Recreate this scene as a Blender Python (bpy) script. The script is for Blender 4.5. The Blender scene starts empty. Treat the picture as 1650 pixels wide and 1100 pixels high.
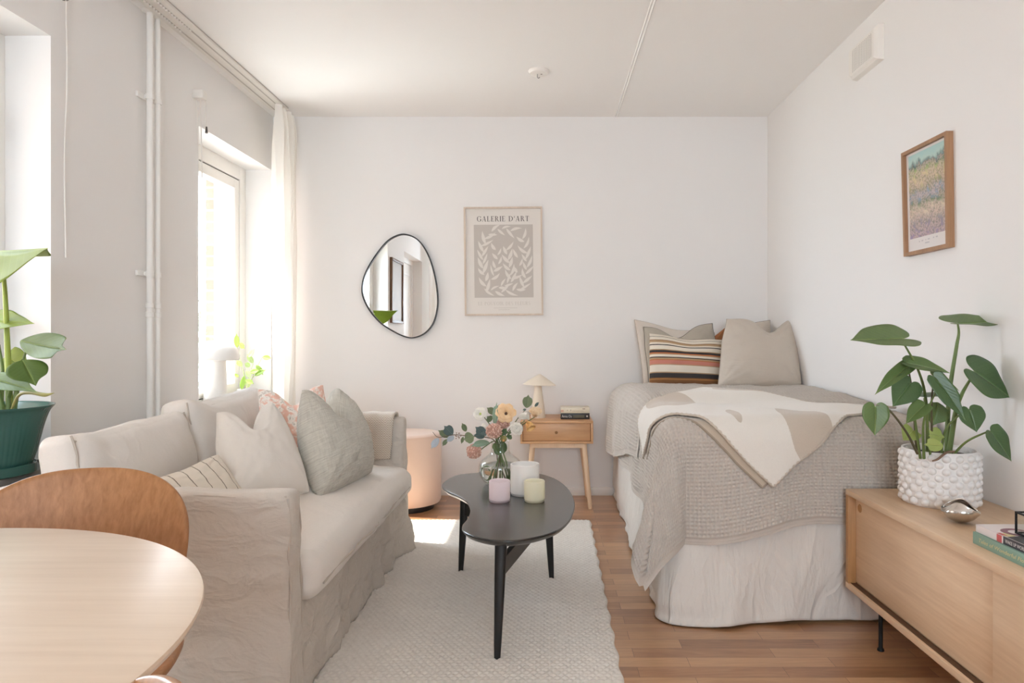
import bpy, bmesh, math, random
import numpy as np
from mathutils import Vector, Matrix
PI = math.pi
scene = bpy.context.scene
COL = scene.collection
rnd = random.Random(7)

# ------------------------------------------------------------------ room numbers (metres)
F = 1100.0                      # focal length in pixels of the 1650 x 1100 frame (24 mm on 36 mm)
CAMZ = 1.044
XL, XR = -1.80, 1.468           # inner faces of the side walls
YB, YN = 4.512, -2.6            # back wall, wall behind the photographer
H = 2.5

def P(x, y, Y):                 # a point of the room at depth Y
    return np.array([(x-879.0)*Y/F, Y, CAMZ-(y-543.0)*Y/F])

# ------------------------------------------------------------------ numpy noise
def _tab(seed):
    return np.random.RandomState(seed).rand(256, 256)
_tabs = {}
def vnoise(x, y, seed=0):
    if seed not in _tabs: _tabs[seed] = _tab(seed)
    T = _tabs[seed]
    x = np.asarray(x, float); y = np.asarray(y, float)
    xi = np.floor(x).astype(int); yi = np.floor(y).astype(int)
    fx = x-xi; fy = y-yi
    fx = fx*fx*fx*(fx*(fx*6-15)+10); fy = fy*fy*fy*(fy*(fy*6-15)+10)
    a = T[xi % 256, yi % 256]; b = T[(xi+1) % 256, yi % 256]
    c = T[xi % 256, (yi+1) % 256]; d = T[(xi+1) % 256, (yi+1) % 256]
    return (a*(1-fx)+b*fx)*(1-fy)+(c*(1-fx)+d*fx)*fy - 0.5
def fbm(x, y, seed=0, octs=4, gain=0.5):
    r = 0; amp = 1
    for k in range(octs):
        r = r + amp*vnoise(x*2**k, y*2**k, seed+k); amp *= gain
    return r
def ridged(x, y, seed=0, octs=3):
    r = 0; amp = 1
    for k in range(octs):
        r = r + amp*(1-np.abs(vnoise(x*2**k, y*2**k, seed+k))*4); amp *= 0.5
    return r
def sstep(a, b, x):
    t = np.clip((np.asarray(x, float)-a)/(b-a), 0, 1)
    return t*t*(3-2*t)

# ------------------------------------------------------------------ objects
def tag(o, label=None, cat=None, group=None, kind=None):
    if label: o['label'] = label
    if cat: o['category'] = cat
    if group: o['group'] = group
    if kind: o['kind'] = kind
    return o
def thing(name, label, cat, loc=(0, 0, 0), group=None):
    o = bpy.data.objects.new(name, None); COL.objects.link(o)
    o.location = loc; o.empty_display_size = 0.05
    return tag(o, label, cat, group)
def struct_empty(name, loc=(0, 0, 0)):
    o = bpy.data.objects.new(name, None); COL.objects.link(o)
    o.location = loc; o['kind'] = 'structure'
    return o
def origin(o):
    p = np.zeros(3)
    while o is not None:
        p += np.array(o.location); o = o.parent
    return p
def link_mesh(name, me, mat, parent=None, smooth=True, loc=None):
    """vertices come in world coordinates; they are made relative to the parent (or to loc)"""
    off = origin(parent) if parent is not None else np.array(loc if loc is not None else (0, 0, 0), float)
    if np.any(off):
        me.transform(Matrix.Translation(Vector(-off)))
    o = bpy.data.objects.new(name, me); COL.objects.link(o)
    if parent is not None: o.parent = parent
    elif loc is not None: o.location = loc
    if mat is not None:
        for m in (mat if isinstance(mat, (list, tuple)) else [mat]): me.materials.append(m)
    if smooth: me.polygons.foreach_set('use_smooth', [True]*len(me.polygons))
    me.update()
    return o
def auto_smooth(o, deg=35):
    o.data.set_sharp_from_angle(angle=math.radians(deg))
    return o
def from_bm(name, bm, mat, parent=None, smooth=True, sharp=35, loc=None):
    bmesh.ops.recalc_face_normals(bm, faces=bm.faces)
    me = bpy.data.meshes.new(name); bm.to_mesh(me); bm.free()
    o = link_mesh(name, me, mat, parent, smooth, loc)
    if smooth and sharp: auto_smooth(o, sharp)
    return o
def from_grid(name, A, mat, parent=None, uv=None, closeu=False, closev=False, loc=None, flip=False, sharp=None):
    """A is (nu, nv, 3)"""
    nu, nv = A.shape[:2]
    me = bpy.data.meshes.new(name)
    idx = np.arange(nu*nv).reshape(nu, nv)
    iu = np.arange(nu if closeu else nu-1); iv = np.arange(nv if closev else nv-1)
    IU, IV = np.meshgrid(iu, iv, indexing='ij')
    a = idx[IU, IV]; b = idx[(IU+1) % nu, IV]; c = idx[(IU+1) % nu, (IV+1) % nv]; d = idx[IU, (IV+1) % nv]
    q = np.stack([a, d, c, b] if flip else [a, b, c, d], -1).reshape(-1, 4)
    nf = len(q)
    me.vertices.add(nu*nv); me.vertices.foreach_set('co', A.reshape(-1).astype(np.float32))
    me.loops.add(nf*4); me.loops.foreach_set('vertex_index', q.reshape(-1).astype(np.int32))
    me.polygons.add(nf); me.polygons.foreach_set('loop_start', (np.arange(nf)*4).astype(np.int32))
    me.update(calc_edges=True); me.validate()
    if uv is not None:
        l = me.uv_layers.new(name='UVMap')
        l.data.foreach_set('uv', uv.reshape(-1, 2)[q.reshape(-1)].reshape(-1).astype(np.float32))
    o = link_mesh(name, me, mat, parent, True, loc)
    if sharp: auto_smooth(o, sharp)
    return o
def solidify(o, t, off=0):
    m = o.modifiers.new('thickness', 'SOLIDIFY'); m.thickness = t; m.offset = off
    return o

# --- bmesh shape builders (world coordinates)
def bm_box(bm, x0, x1, y0, y1, z0, z1, bev=0, seg=2):
    r = bmesh.ops.create_cube(bm, size=1)
    vs = r['verts']
    for v in vs:
        v.co = Vector(((x0+x1)/2+v.co.x*(x1-x0), (y0+y1)/2+v.co.y*(y1-y0), (z0+z1)/2+v.co.z*(z1-z0)))
    if bev:
        es = list({e for v in vs for e in v.link_edges})
        bmesh.ops.bevel(bm, geom=es, offset=bev, segments=seg, profile=0.5, affect='EDGES')
def box(name, dims, mat, parent=None, bev=0.003, seg=2, loc=None):
    bm = bmesh.new(); bm_box(bm, *dims, bev=bev, seg=seg)
    return from_bm(name, bm, mat, parent, loc=loc)
def boxes(name, lst, mat, parent=None, bev=0, loc=None):
    bm = bmesh.new()
    for d in lst: bm_box(bm, *d, bev=bev)
    return from_bm(name, bm, mat, parent, loc=loc)
def catmull(pts, n=8):
    p = [np.array(q, float) for q in pts]
    if len(p) < 3: return np.array([p[0]+(p[-1]-p[0])*i/n for i in range(n+1)])
    p = [2*p[0]-p[1]]+p+[2*p[-1]-p[-2]]
    out = []
    for i in range(1, len(p)-2):
        for k in range(n):
            t = k/n
            out.append(0.5*(2*p[i]+(p[i+1]-p[i-1])*t+(2*p[i-1]-5*p[i]+4*p[i+1]-p[i+2])*t*t+(3*p[i]-p[i-1]-3*p[i+1]+p[i+2])*t**3))
    out.append(p[-2]); return np.array(out)
def tube_grid(pts, rad, seg=8):
    pts = np.asarray(pts, float); n = len(pts)
    rad = np.asarray(rad, float)*np.ones(n)
    T = np.gradient(pts, axis=0); T /= np.linalg.norm(T, axis=1)[:, None]+1e-12
    up = np.array([0, 0, 1.0]) if abs(T[0][2]) < 0.9 else np.array([1.0, 0, 0])
    N = np.cross(T[0], up); N /= np.linalg.norm(N)
    rows = []
    ang = np.linspace(0, 2*PI, seg, endpoint=False)
    for i in range(n):
        N = N-T[i]*np.dot(N, T[i]); N /= np.linalg.norm(N)+1e-12
        B = np.cross(T[i], N)
        rows.append(pts[i]+rad[i]*(np.cos(ang)[:, None]*N+np.sin(ang)[:, None]*B))
    return np.array(rows)
def bm_grid(bm, A, closev=True, caps=True, closeu=False):
    nu, nv = A.shape[:2]
    V = [[bm.verts.new(A[i, j]) for j in range(nv)] for i in range(nu)]
    for i in range(nu if closeu else nu-1):
        for j in range(nv if closev else nv-1):
            try: bm.faces.new((V[i][j], V[(i+1) % nu][j], V[(i+1) % nu][(j+1) % nv], V[i][(j+1) % nv]))
            except ValueError: pass
    if caps and closev and not closeu:
        bm.faces.new(V[0][::-1]); bm.faces.new(V[-1])
def bm_tube(bm, pts, rad, seg=8, smooth=0, closed=False):
    if smooth: 
        rr = None
        if not np.isscalar(rad):
            k = len(pts); rr = np.interp(np.linspace(0, k-1, (k-1)*smooth+1), np.arange(k), rad)
        pts = catmull(pts, smooth)
        if rr is not None: rad = rr if len(rr) == len(pts) else np.interp(np.linspace(0, 1, len(pts)), np.linspace(0, 1, len(rr)), rr)
    bm_grid(bm, tube_grid(pts, rad, seg), closeu=closed)
def tube(name, pts, rad, mat, parent=None, seg=8, smooth=0, loc=None):
    bm = bmesh.new(); bm_tube(bm, pts, rad, seg, smooth)
    return from_bm(name, bm, mat, parent, sharp=50, loc=loc)
def bm_lathe(bm, prof, c, seg=48):
    prof = np.asarray(prof, float); a = np.linspace(0, 2*PI, seg, endpoint=False)
    A = np.zeros((len(prof), seg, 3))
    A[..., 0] = c[0]+prof[:, 0:1]*np.cos(a); A[..., 1] = c[1]+prof[:, 0:1]*np.sin(a); A[..., 2] = c[2]+prof[:, 1:2]
    bm_grid(bm, A, caps=False)
    bmesh.ops.remove_doubles(bm, verts=bm.verts, dist=1e-6)
def lathe(name, prof, c, mat, parent=None, seg=48, sharp=40, loc=None):
    bm = bmesh.new(); bm_lathe(bm, prof, c, seg)
    return from_bm(name, bm, mat, parent, sharp=sharp, loc=loc)
def bm_prism(bm, outline, z0, z1, bev=0, bevseg=2):
    """outline (n,2) in XY"""
    b = [bm.verts.new((p[0], p[1], z0)) for p in outline]
    f = bm.faces.new(b)
    r = bmesh.ops.extrude_face_region(bm, geom=[f])
    tv = [g for g in r['geom'] if isinstance(g, bmesh.types.BMVert)]
    for v in tv: v.co.z = z1
def closed_spline(pts, n=8):
    p = [np.array(q, float) for q in pts]; m = len(p); out = []
    for i in range(m):
        a, b, c, d = p[i-1], p[i], p[(i+1) % m], p[(i+2) % m]
        for k in range(n):
            t = k/n
            out.append(0.5*(2*b+(c-a)*t+(2*a-5*b+4*c-d)*t*t+(3*b-a-3*c+d)*t**3))
    return np.array(out)
def normals_of(A):
    du = np.gradient(A, axis=0); dv = np.gradient(A, axis=1)
    n = np.cross(du, dv); n /= np.linalg.norm(n, axis=2)[..., None]+1e-12
    return n

# ------------------------------------------------------------------ materials
def lin(c):
    c = np.array(c[:3], float)/255.0
    return tuple(np.where(c <= 0.04045, c/12.92, ((c+0.055)/1.055)**2.4))+(1.0,)
class NT:
    def __init__(s, name):
        s.m = bpy.data.materials.new(name); s.m.use_nodes = True
        s.t = s.m.node_tree; s.n = s.t.nodes; s.l = s.t.links
        s.b = s.n['Principled BSDF']; s.out = s.n['Material Output']
    def new(s, typ, **kw):
        n = s.n.new(typ)
        for k, v in kw.items():
            if hasattr(n, k) and not k.startswith('i_'): setattr(n, k, v)
        return n
    def link(s, a, b): s.l.new(a, b)
    def coord(s, kind='Object', scale=(1, 1, 1), rot=(0, 0, 0), loc=(0, 0, 0)):
        tc = s.new('ShaderNodeTexCoord'); mp = s.new('ShaderNodeMapping')
        mp.inputs['Scale'].default_value = scale; mp.inputs['Rotation'].default_value = rot; mp.inputs['Location'].default_value = loc
        s.link(tc.outputs[kind], mp.inputs['Vector']); return mp.outputs['Vector']
    def noise(s, vec, scale, detail=4, rough=0.55, dist=0):
        n = s.new('ShaderNodeTexNoise'); s.link(vec, n.inputs['Vector'])
        n.inputs['Scale'].default_value = scale; n.inputs['Detail'].default_value = detail
        n.inputs['Roughness'].default_value = rough; n.inputs['Distortion'].default_value = dist
        return n.outputs['Fac']
    def math(s, op, a, b=None, c=None):
        n = s.new('ShaderNodeMath', operation=op)
        for i, v in enumerate((a, b, c)):
            if v is None: continue
            if isinstance(v, (int, float)): n.inputs[i].default_value = v
            else: s.link(v, n.inputs[i])
        return n.outputs[0]
    def ramp(s, fac, stops, interp='LINEAR'):
        r = s.new('ShaderNodeValToRGB'); r.color_ramp.interpolation = interp
        e = r.color_ramp.elements
        while len(e) < len(stops): e.new(0.5)
        for k, (p, c) in enumerate(stops): e[k].position = p; e[k].color = c
        s.link(fac, r.inputs['Fac']); return r.outputs['Color']
    def mix(s, fac, a, b):
        n = s.new('ShaderNodeMix', data_type='RGBA')
        for sock, v in ((n.inputs[0], fac), (n.inputs[6], a), (n.inputs[7], b)):
            if isinstance(v, (int, float, tuple)): sock.default_value = v
            else: s.link(v, sock)
        return n.outputs[2]
    def color(s, c):
        if isinstance(c, tuple): s.b.inputs['Base Color'].default_value = c
        else: s.link(c, s.b.inputs['Base Color'])
    def bump(s, h, strength=0.3, dist=0.01, prev=None):
        n = s.new('ShaderNodeBump'); n.inputs['Strength'].default_value = strength; n.inputs['Distance'].default_value = dist
        s.link(h, n.inputs['Height'])
        if prev is not None: s.link(prev, n.inputs['Normal'])
        return n.outputs['Normal']
    def normal(s, n): s.link(n, s.b.inputs['Normal'])
    def set(s, **kw):
        for k, v in kw.items(): s.b.inputs[k.replace('_', ' ')].default_value = v
        return s

def plain(name, c, rough=0.5, metal=0, var=0.0, **kw):
    t = NT(name); t.set(Roughness=rough, Metallic=metal, **kw)
    base = lin(c)
    if var:
        f = t.noise(t.coord(), 6, 5)
        t.color(t.mix(f, tuple(np.array(base[:3])*(1-var))+(1,), tuple(np.minimum(1, np.array(base[:3])*(1+var)))+(1,)))
    else: t.color(base)
    return t.m
def paint(name, c, rough=0.85, bump=0.05):
    t = NT(name); t.set(Roughness=rough); t.color(lin(c))
    t.normal(t.bump(t.noise(t.coord(), 320, 3), bump, 0.0015))
    return t.m
def cloth(name, c, c2=None, weave=900, wrinkle=0.0, wscale=9, stretch=(1, 1, 1), rough=0.95, wdist=0.01, weave_str=0.25, slub=0.5):
    t = NT(name); t.set(Roughness=rough, Sheen_Weight=0.15)
    v = t.coord()
    c2 = c2 or tuple(int(x*0.9) for x in c)
    a = t.noise(t.coord(scale=(1, 1, 9)), weave/9, 3, 0.7)
    b = t.noise(t.coord(scale=(9, 9, 1)), weave/9, 3, 0.7)
    m = t.math('ADD', t.math('MULTIPLY', a, 0.5), t.math('MULTIPLY', b, 0.5))
    t.color(t.mix(t.math('SMOOTH_MIN', t.math('MULTIPLY', t.math('SUBTRACT', m, 0.5-0.25/ max(slub, .01)*0.5), 2*slub), 1.0, 0.1), lin(c2), lin(c)))
    n = t.bump(m, weave_str, 0.002)
    if wrinkle:
        w = t.noise(t.coord(scale=stretch), wscale, 3, 0.55, 0.9)
        r = t.math('ABSOLUTE', t.math('SUBTRACT', w, 0.5))
        w2 = t.noise(t.coord(scale=stretch, loc=(3, 5, 7)), wscale*2.7, 3, 0.55, 1.2)
        r2 = t.math('ABSOLUTE', t.math('SUBTRACT', w2, 0.5))
        h = t.math('ADD', t.math('ADD', t.math('MULTIPLY', r, -1.1), t.math('MULTIPLY', r2, -0.22)), t.math('MULTIPLY', t.noise(v, wscale*0.4, 3), 0.8))
        n = t.bump(h, wrinkle, wdist*3, n)
    t.normal(n)
    return t.m
def wood(name, c_dark, c_light, axis='X', scale=1.0, rough=0.45, ring=7, coat=0.0, contrast=1.0, dist=1.6):
    t = NT(name); t.set(Roughness=rough, Coat_Weight=coat, Coat_Roughness=0.25)
    st = {'X': (0.06, 1, 1), 'Y': (1, 0.06, 1), 'Z': (1, 1, 0.06)}[axis]
    st = tuple(s*scale for s in st)
    v = t.coord(scale=st)
    a = t.noise(v, ring, 5, 0.6, dist)
    fine = t.noise(v, 130, 3, 0.6)
    f = t.math('ADD', t.math('MULTIPLY', a, 0.65), t.math('MULTIPLY', fine, 0.35))
    t.color(t.ramp(f, [(0.5-0.2*contrast if False else 0.3, lin(c_dark)), (0.7, lin(c_light))]))
    t.normal(t.bump(fine, 0.08, 0.002))
    return t.m
# ------------------------------------------------------------------ camera, world, light
cam_d = bpy.data.cameras.new('camera'); cam = bpy.data.objects.new('camera', cam_d); COL.objects.link(cam)
cam.location = (0, 0, CAMZ); cam.rotation_euler = (PI/2, 0, 0)
cam_d.sensor_width = 36; cam_d.lens = 24.0; cam_d.sensor_fit = 'HORIZONTAL'
cam_d.shift_x = -(879-825)/1650.0; cam_d.shift_y = -7/1650.0
cam_d.clip_start = 0.02; cam_d.clip_end = 200
scene.camera = cam

SKY = 13.5
SUN = 10.0
w = bpy.data.worlds.new('daylight'); scene.world = w; w.use_nodes = True
bg = w.node_tree.nodes['Background']; bg.inputs['Color'].default_value = (0.865, 0.985, 1.14, 1); bg.inputs['Strength'].default_value = SKY
vs = scene.view_settings
scene.display_settings.display_device = 'sRGB'
vs.view_transform = 'Standard'; vs.look = 'None'; vs.exposure = 0.58; vs.gamma = 1.0; vs.use_curve_mapping = False
cy = scene.cycles
cy.max_bounces = 14; cy.diffuse_bounces = 9; cy.glossy_bounces = 5; cy.transmission_bounces = 10; cy.transparent_max_bounces = 12
cy.sample_clamp_indirect = 8.0; cy.caustics_reflective = False; cy.caustics_refractive = True; cy.blur_glossy = 0.6
cy.use_denoising = True

sun_d = bpy.data.lights.new('sun', 'SUN'); sun = bpy.data.objects.new('sun', sun_d); COL.objects.link(sun)
sun_d.energy = SUN; sun_d.angle = math.radians(0.6); sun_d.color = (1.0, 0.93, 0.84)
SUN_DIR = Vector((1.0, -0.20, -1.24))
sun.rotation_euler = SUN_DIR.to_track_quat('-Z', 'Y').to_euler(); sun.location = (-8, 6, 9)

# ------------------------------------------------------------------ room materials
M = {}
M['wall'] = paint('wall_paint', (236, 234, 232), 0.9, 0.04)
M['ceiling'] = paint('ceiling_paint', (243, 241, 239), 0.92, 0.06)
M['trim'] = paint('trim_paint', (240, 238, 234), 0.45, 0.0)
M['white_plastic'] = plain('white_plastic', (236, 232, 226), 0.4)
M['dark_gap'] = plain('dark_rubber', (70, 68, 66), 0.7)
M['stone'] = plain('grey_stone', (150, 146, 142), 0.45, var=0.12)
def floor_mat():
    t = NT('oak_parquet'); t.set(Roughness=0.36, Coat_Weight=1.0, Coat_Roughness=0.42)
    v = t.coord()
    br = t.new('ShaderNodeTexBrick'); br.offset = 0.37; br.offset_frequency = 2; br.squash = 1.0
    t.link(v, br.inputs['Vector'])
    for k, x in (('Scale', 1.0), ('Mortar Size', 0.0007), ('Mortar Smooth', 0.1), ('Bias', 0.0), ('Brick Width', 0.46), ('Row Height', 0.0655)):
        br.inputs[k].default_value = x
    br.inputs['Color1'].default_value = (0, 0, 0, 1); br.inputs['Color2'].default_value = (1, 1, 1, 1); br.inputs['Mortar'].default_value = (0.2, 0.2, 0.2, 1)
    sep = t.new('ShaderNodeSeparateColor'); t.link(br.outputs['Color'], sep.inputs[0]); rv = sep.outputs[0]
    # each stave shifts the grain
    cmb = t.new('ShaderNodeCombineXYZ'); t.link(t.math('MULTIPLY', rv, 37.0), cmb.inputs[1]); t.link(t.math('MULTIPLY', rv, 11.0), cmb.inputs[0])
    add = t.new('ShaderNodeVectorMath', operation='ADD'); t.link(v, add.inputs[0]); t.link(cmb.outputs[0], add.inputs[1])
    mp = t.new('ShaderNodeMapping'); mp.inputs['Scale'].default_value = (0.09, 1, 1); t.link(add.outputs[0], mp.inputs['Vector'])
    g = t.noise(mp.outputs[0], 22, 5, 0.62, 2.2); fine = t.noise(mp.outputs[0], 160, 3)
    f = t.math('ADD', t.math('ADD', t.math('MULTIPLY', rv, 0.42), t.math('MULTIPLY', g, 0.55)), t.math('MULTIPLY', fine, 0.22))
    col = t.ramp(f, [(0.22, lin((116, 76, 48))), (0.5, lin((166, 120, 82))), (0.85, lin((202, 158, 116)))])
    t.color(t.mix(br.outputs['Fac'], col, lin((84, 56, 38))))
    t.normal(t.bump(fine, 0.05, 0.002))
    return t.m
M['floor'] = floor_mat()
def brick_mat():
    t = NT('red_brick'); t.set(Roughness=0.9)
    br = t.new('ShaderNodeTexBrick'); tc = t.coord(rot=(PI/2, 0, 0)); t.link(tc, br.inputs['Vector'])
    for k, x in (('Scale', 1.0), ('Mortar Size', 0.006), ('Brick Width', 0.25), ('Row Height', 0.075)): br.inputs[k].default_value = x
    br.inputs['Color1'].default_value = lin((146, 101, 88)); br.inputs['Color2'].default_value = lin((160, 118, 104)); br.inputs['Mortar'].default_value = lin((170, 150, 138))
    t.color(br.outputs['Color']); return t.m
M['brick'] = brick_mat()
def thin_glass(name, tint=(1, 1, 1), ior=1.45):
    t = NT(name); t.n.remove(t.b)
    tr = t.new('ShaderNodeBsdfTransparent'); tr.inputs['Color'].default_value = tint+(1,)
    gl = t.new('ShaderNodeBsdfGlossy'); gl.inputs['Roughness'].default_value = 0.02
    lw = t.new('ShaderNodeLayerWeight'); lw.inputs['Blend'].default_value = 0.5
    fr = t.math('ADD', t.math('MULTIPLY', t.math('POWER', lw.outputs['Facing'], 5.0), 0.9), 0.04)
    mx = t.new('ShaderNodeMixShader'); t.link(fr, mx.inputs[0]); t.link(tr.outputs[0], mx.inputs[1]); t.link(gl.outputs[0], mx.inputs[2])
    t.link(mx.outputs[0], t.out.inputs['Surface']); return t.m
M['pane'] = thin_glass('window_glass', (0.97, 0.98, 0.97))

# ------------------------------------------------------------------ shell
def struct(o):
    o['kind'] = 'structure'; return o
struct(box('floor', (XL-0.3, XR+0.2, YN-0.2, YB+0.2, -0.12, 0.0), M['floor'], bev=0))
struct(box('ceiling', (XL-0.3, XR+0.2, YN-0.2, YB+0.2, H, H+0.15), M['ceiling'], bev=0))
struct(box('wall_back', (XL-0.3, XR+0.2, YB, YB+0.2, 0, H), M['wall'], bev=0))
struct(box('wall_right', (XR, XR+0.2, YN-0.2, YB, 0, H), M['wall'], bev=0))
K0, K1, KZ0, KZ1 = -0.85, 0.95, 0.92, 2.12          # unseen window added behind the photographer to let in front fill light
struct(boxes('wall_front', [(XL-0.3, K0, YN-0.2, YN, 0, H), (K1, XR, YN-0.2, YN, 0, H), (K0, K1, YN-0.2, YN, 0, KZ0), (K0, K1, YN-0.2, YN, KZ1, H)], M['wall']))
# window openings on the left wall: y0, y1, z0, z1
OPEN = [(1.21, 2.484, 0.60, 2.14), (3.543, 4.478, 0.60, 2.14), (-0.95, 0.30, 0.05, 2.14)]
XI, XM, XO = XL, -2.174, -2.23           # inner face, middle, outer brick face
def wall_with_holes(name, x0, x1, mat):
    ys = sorted([(o[0], o[1]) for o in OPEN]); lst = []; y = YN-0.2
    for o in sorted(OPEN):
        lst.append((x0, x1, y, o[0], 0, H)); lst.append((x0, x1, o[0], o[1], 0, o[2])); lst.append((x0, x1, o[0], o[1], o[3], H)); y = o[1]
    lst.append((x0, x1, y, YB+0.2, 0, H))
    return struct(boxes(name, lst, mat))
wall_with_holes('wall_left', XM, XI, M['wall'])
wall_with_holes('wall_outside', XO, XM-0.001, M['brick'])
def ring(bm, x0, x1, y0, y1, z0, z1, wd, bev=0.004):
    bm_box(bm, x0, x1, y0, y0+wd, z0, z1, bev); bm_box(bm, x0, x1, y1-wd, y1, z0, z1, bev)
    bm_box(bm, x0, x1, y0+wd-0.003, y1-wd+0.003, z1-wd, z1, bev); bm_box(bm, x0, x1, y0+wd-0.003, y1-wd+0.003, z0, z0+wd, bev)
def window(n, o, mullion=False):
    y0, y1, z0, z1 = o
    T = struct_empty('window_%d' % n, (-2.0, (y0+y1)/2, z0))
    bm = bmesh.new(); ring(bm, -2.035, -1.965, y0, y1, z0, z1, 0.085)
    from_bm('window_frame', bm, M['trim'], T)
    bm = bmesh.new(); ring(bm, -2.030, -1.975, y0+0.0855, y1-0.0855, z0+0.0855, z1-0.0855, 0.006, 0)
    from_bm('gasket', bm, M['dark_gap'], T)
    parts = [(y0+0.0915, y1-0.0915)] if not mullion else [(y0+0.0915, (y0+y1)/2-0.004), ((y0+y1)/2+0.004, y1-0.0915)]
    for a, b in parts:
        bm = bmesh.new(); ring(bm, -2.032, -1.968, a, b, z0+0.0915, z1-0.0915, 0.062)
        s = from_bm('sash', bm, M['trim'], T)
        box('pane', (-2.004, -2.000, a+0.058, b-0.058, z0+0.15, z1-0.15), M['pane'], s, bev=0)
    if z0 > 0.3:
        box('window_sill', (-1.975, -1.70, y0+0.0, y1-0.0 if n == 2 else y1, z0-0.028, z0), M['stone'], T, bev=0.004)
    return T
w1 = window(1, OPEN[0], True); w2 = window(2, OPEN[1]); 
o3 = OPEN[2]
door_1 = struct_empty('door_1', (-1.95, (o3[0]+o3[1])/2, 0))
bm = bmesh.new(); ring(bm, -2.0, -1.93, o3[0], o3[1], o3[2], o3[3], 0.07); from_bm('door_frame', bm, M['trim'], door_1)
bm = bmesh.new(); bm_box(bm, -1.985, -1.945, o3[0]+0.072, o3[1]-0.072, o3[2]+0.072, o3[3]-0.072, 0.004)
for z0_, z1_ in ((o3[2]+0.2, 0.85), (1.0, o3[3]-0.2)): ring(bm, -1.946, -1.936, o3[0]+0.2, o3[1]-0.2, z0_, z1_, 0.03)
from_bm('door_panel', bm, M['trim'], door_1)
tube('door_handle', [(-1.945, o3[1]-0.12, 1.05), (-1.90, o3[1]-0.12, 1.05), (-1.898, o3[1]-0.17, 1.05), (-1.898, o3[1]-0.24, 1.05)], 0.008, plain('door_metal', (160, 158, 154), 0.3, 0.9), door_1, 10)

bm = bmesh.new()
for z in (1.79, 0.96):
    bm_box(bm, -1.968, -1.945, 2.395, 2.412, z-0.035, z+0.035, 0.002)
from_bm('hinge', bm, plain('brushed_metal', (150, 148, 146), 0.35, 0.9), w1)
T = struct_empty('window_4', ((K0+K1)/2, YN-0.12, KZ0))  # added window, brightens the surfaces facing the camera
bm = bmesh.new()
for a, b in ((K0, (K0+K1)/2-0.02), ((K0+K1)/2-0.02, K1)):
    bm_box(bm, a, a+0.05, YN-0.15, YN-0.09, KZ0, KZ1, 0.003); bm_box(bm, b-0.05, b, YN-0.15, YN-0.09, KZ0, KZ1, 0.003)
    bm_box(bm, a+0.05, b-0.05, YN-0.15, YN-0.09, KZ0, KZ0+0.06, 0.003); bm_box(bm, a+0.05, b-0.05, YN-0.15, YN-0.09, KZ1-0.06, KZ1, 0.003)
from_bm('window_frame', bm, M['trim'], T)
box('pane', (K0+0.03, K1-0.03, YN-0.123, YN-0.12, KZ0+0.04, KZ1-0.04), M['pane'], T, 0)
# light portals for the daylight through the panes
for y0, y1, z0, z1 in OPEN[:2]:
    ld = bpy.data.lights.new('daylight_portal', 'AREA'); lo = bpy.data.objects.new('daylight_portal', ld); COL.objects.link(lo)
    ld.shape = 'RECTANGLE'; ld.size = z1-z0; ld.size_y = y1-y0; ld.cycles.is_portal = True
    lo.location = (-2.24, (y0+y1)/2, (z0+z1)/2); lo.rotation_euler = (0, -PI/2, 0)
ld = bpy.data.lights.new('daylight_portal', 'AREA'); lo = bpy.data.objects.new('daylight_portal', ld); COL.objects.link(lo)
ld.shape = 'RECTANGLE'; ld.size = K1-K0; ld.size_y = KZ1-KZ0; ld.cycles.is_portal = True
lo.location = ((K0+K1)/2, YN-0.21, (KZ0+KZ1)/2); lo.rotation_euler = (PI/2, 0, 0)
# skirting boards
struct(boxes('baseboard_back', [(XL, XR, YB-0.012, YB, 0, 0.055)], M['trim'], bev=0.002))
struct(boxes('baseboard_right', [(XR-0.012, XR, YN, YB-0.0125, 0, 0.055)], M['trim'], bev=0.002))
struct(boxes('baseboard_left', [(XL, XL+0.012, 0.3, YB-0.0125, 0, 0.055)], M['trim'], bev=0.002))
# joint between the concrete ceiling slabs: a shallow filled bead with a groove
bm = bmesh.new()
prof = [(-0.012, 0.0), (-0.0075, 0.0035), (-0.003, 0.0005), (0.0, 0.0), (0.003, 0.0015), (0.0065, 0.0045), (0.011, 0.0)]
A = np.array([[(0.468+px, y, H-pz) for px, pz in prof] for y in (YN, YB)])
o = from_grid('trim_1', A, M['ceiling'], flip=False); struct(o); auto_smooth(o, 10)

# curtain track on the ceiling along the window wall
T = thing('curtain_track', 'long white double curtain track on the ceiling along the window wall', 'curtain track', (-1.72, 1.0, H))
bm = bmesh.new()
bm_box(bm, -1.745, -1.632, -2.5, 4.33, H-0.016, H, 0.002)
from_bm('rail', bm, M['white_plastic'], T)
bm = bmesh.new()
for x in (-1.715, -1.665): bm_box(bm, x-0.004, x+0.004, -2.5, 4.325, H-0.0175, H-0.0155)
bm_box(bm, -1.6322, -1.6305, -2.5, 4.33, H-0.006, H-0.001)  # grey strip painting the shadow line along the rail's room edge
from_bm('groove_and_shadow_line', bm, plain('slot_and_shadow_grey', (196, 190, 184), 0.8), T)
bm = bmesh.new()
for k in range(60):
    y = 1.9+k*0.022
    bm_box(bm, -1.669, -1.661, y-0.004, y+0.004, H-0.026, H-0.015, 0.001)
for k in range(60):
    y = 1.9+k*0.022+0.008
    bm_box(bm, -1.719, -1.711, y-0.004, y+0.004, H-0.024, H-0.015, 0.001)
tag(from_bm('gliders', bm, M['white_plastic'], T), kind='stuff')

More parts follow.
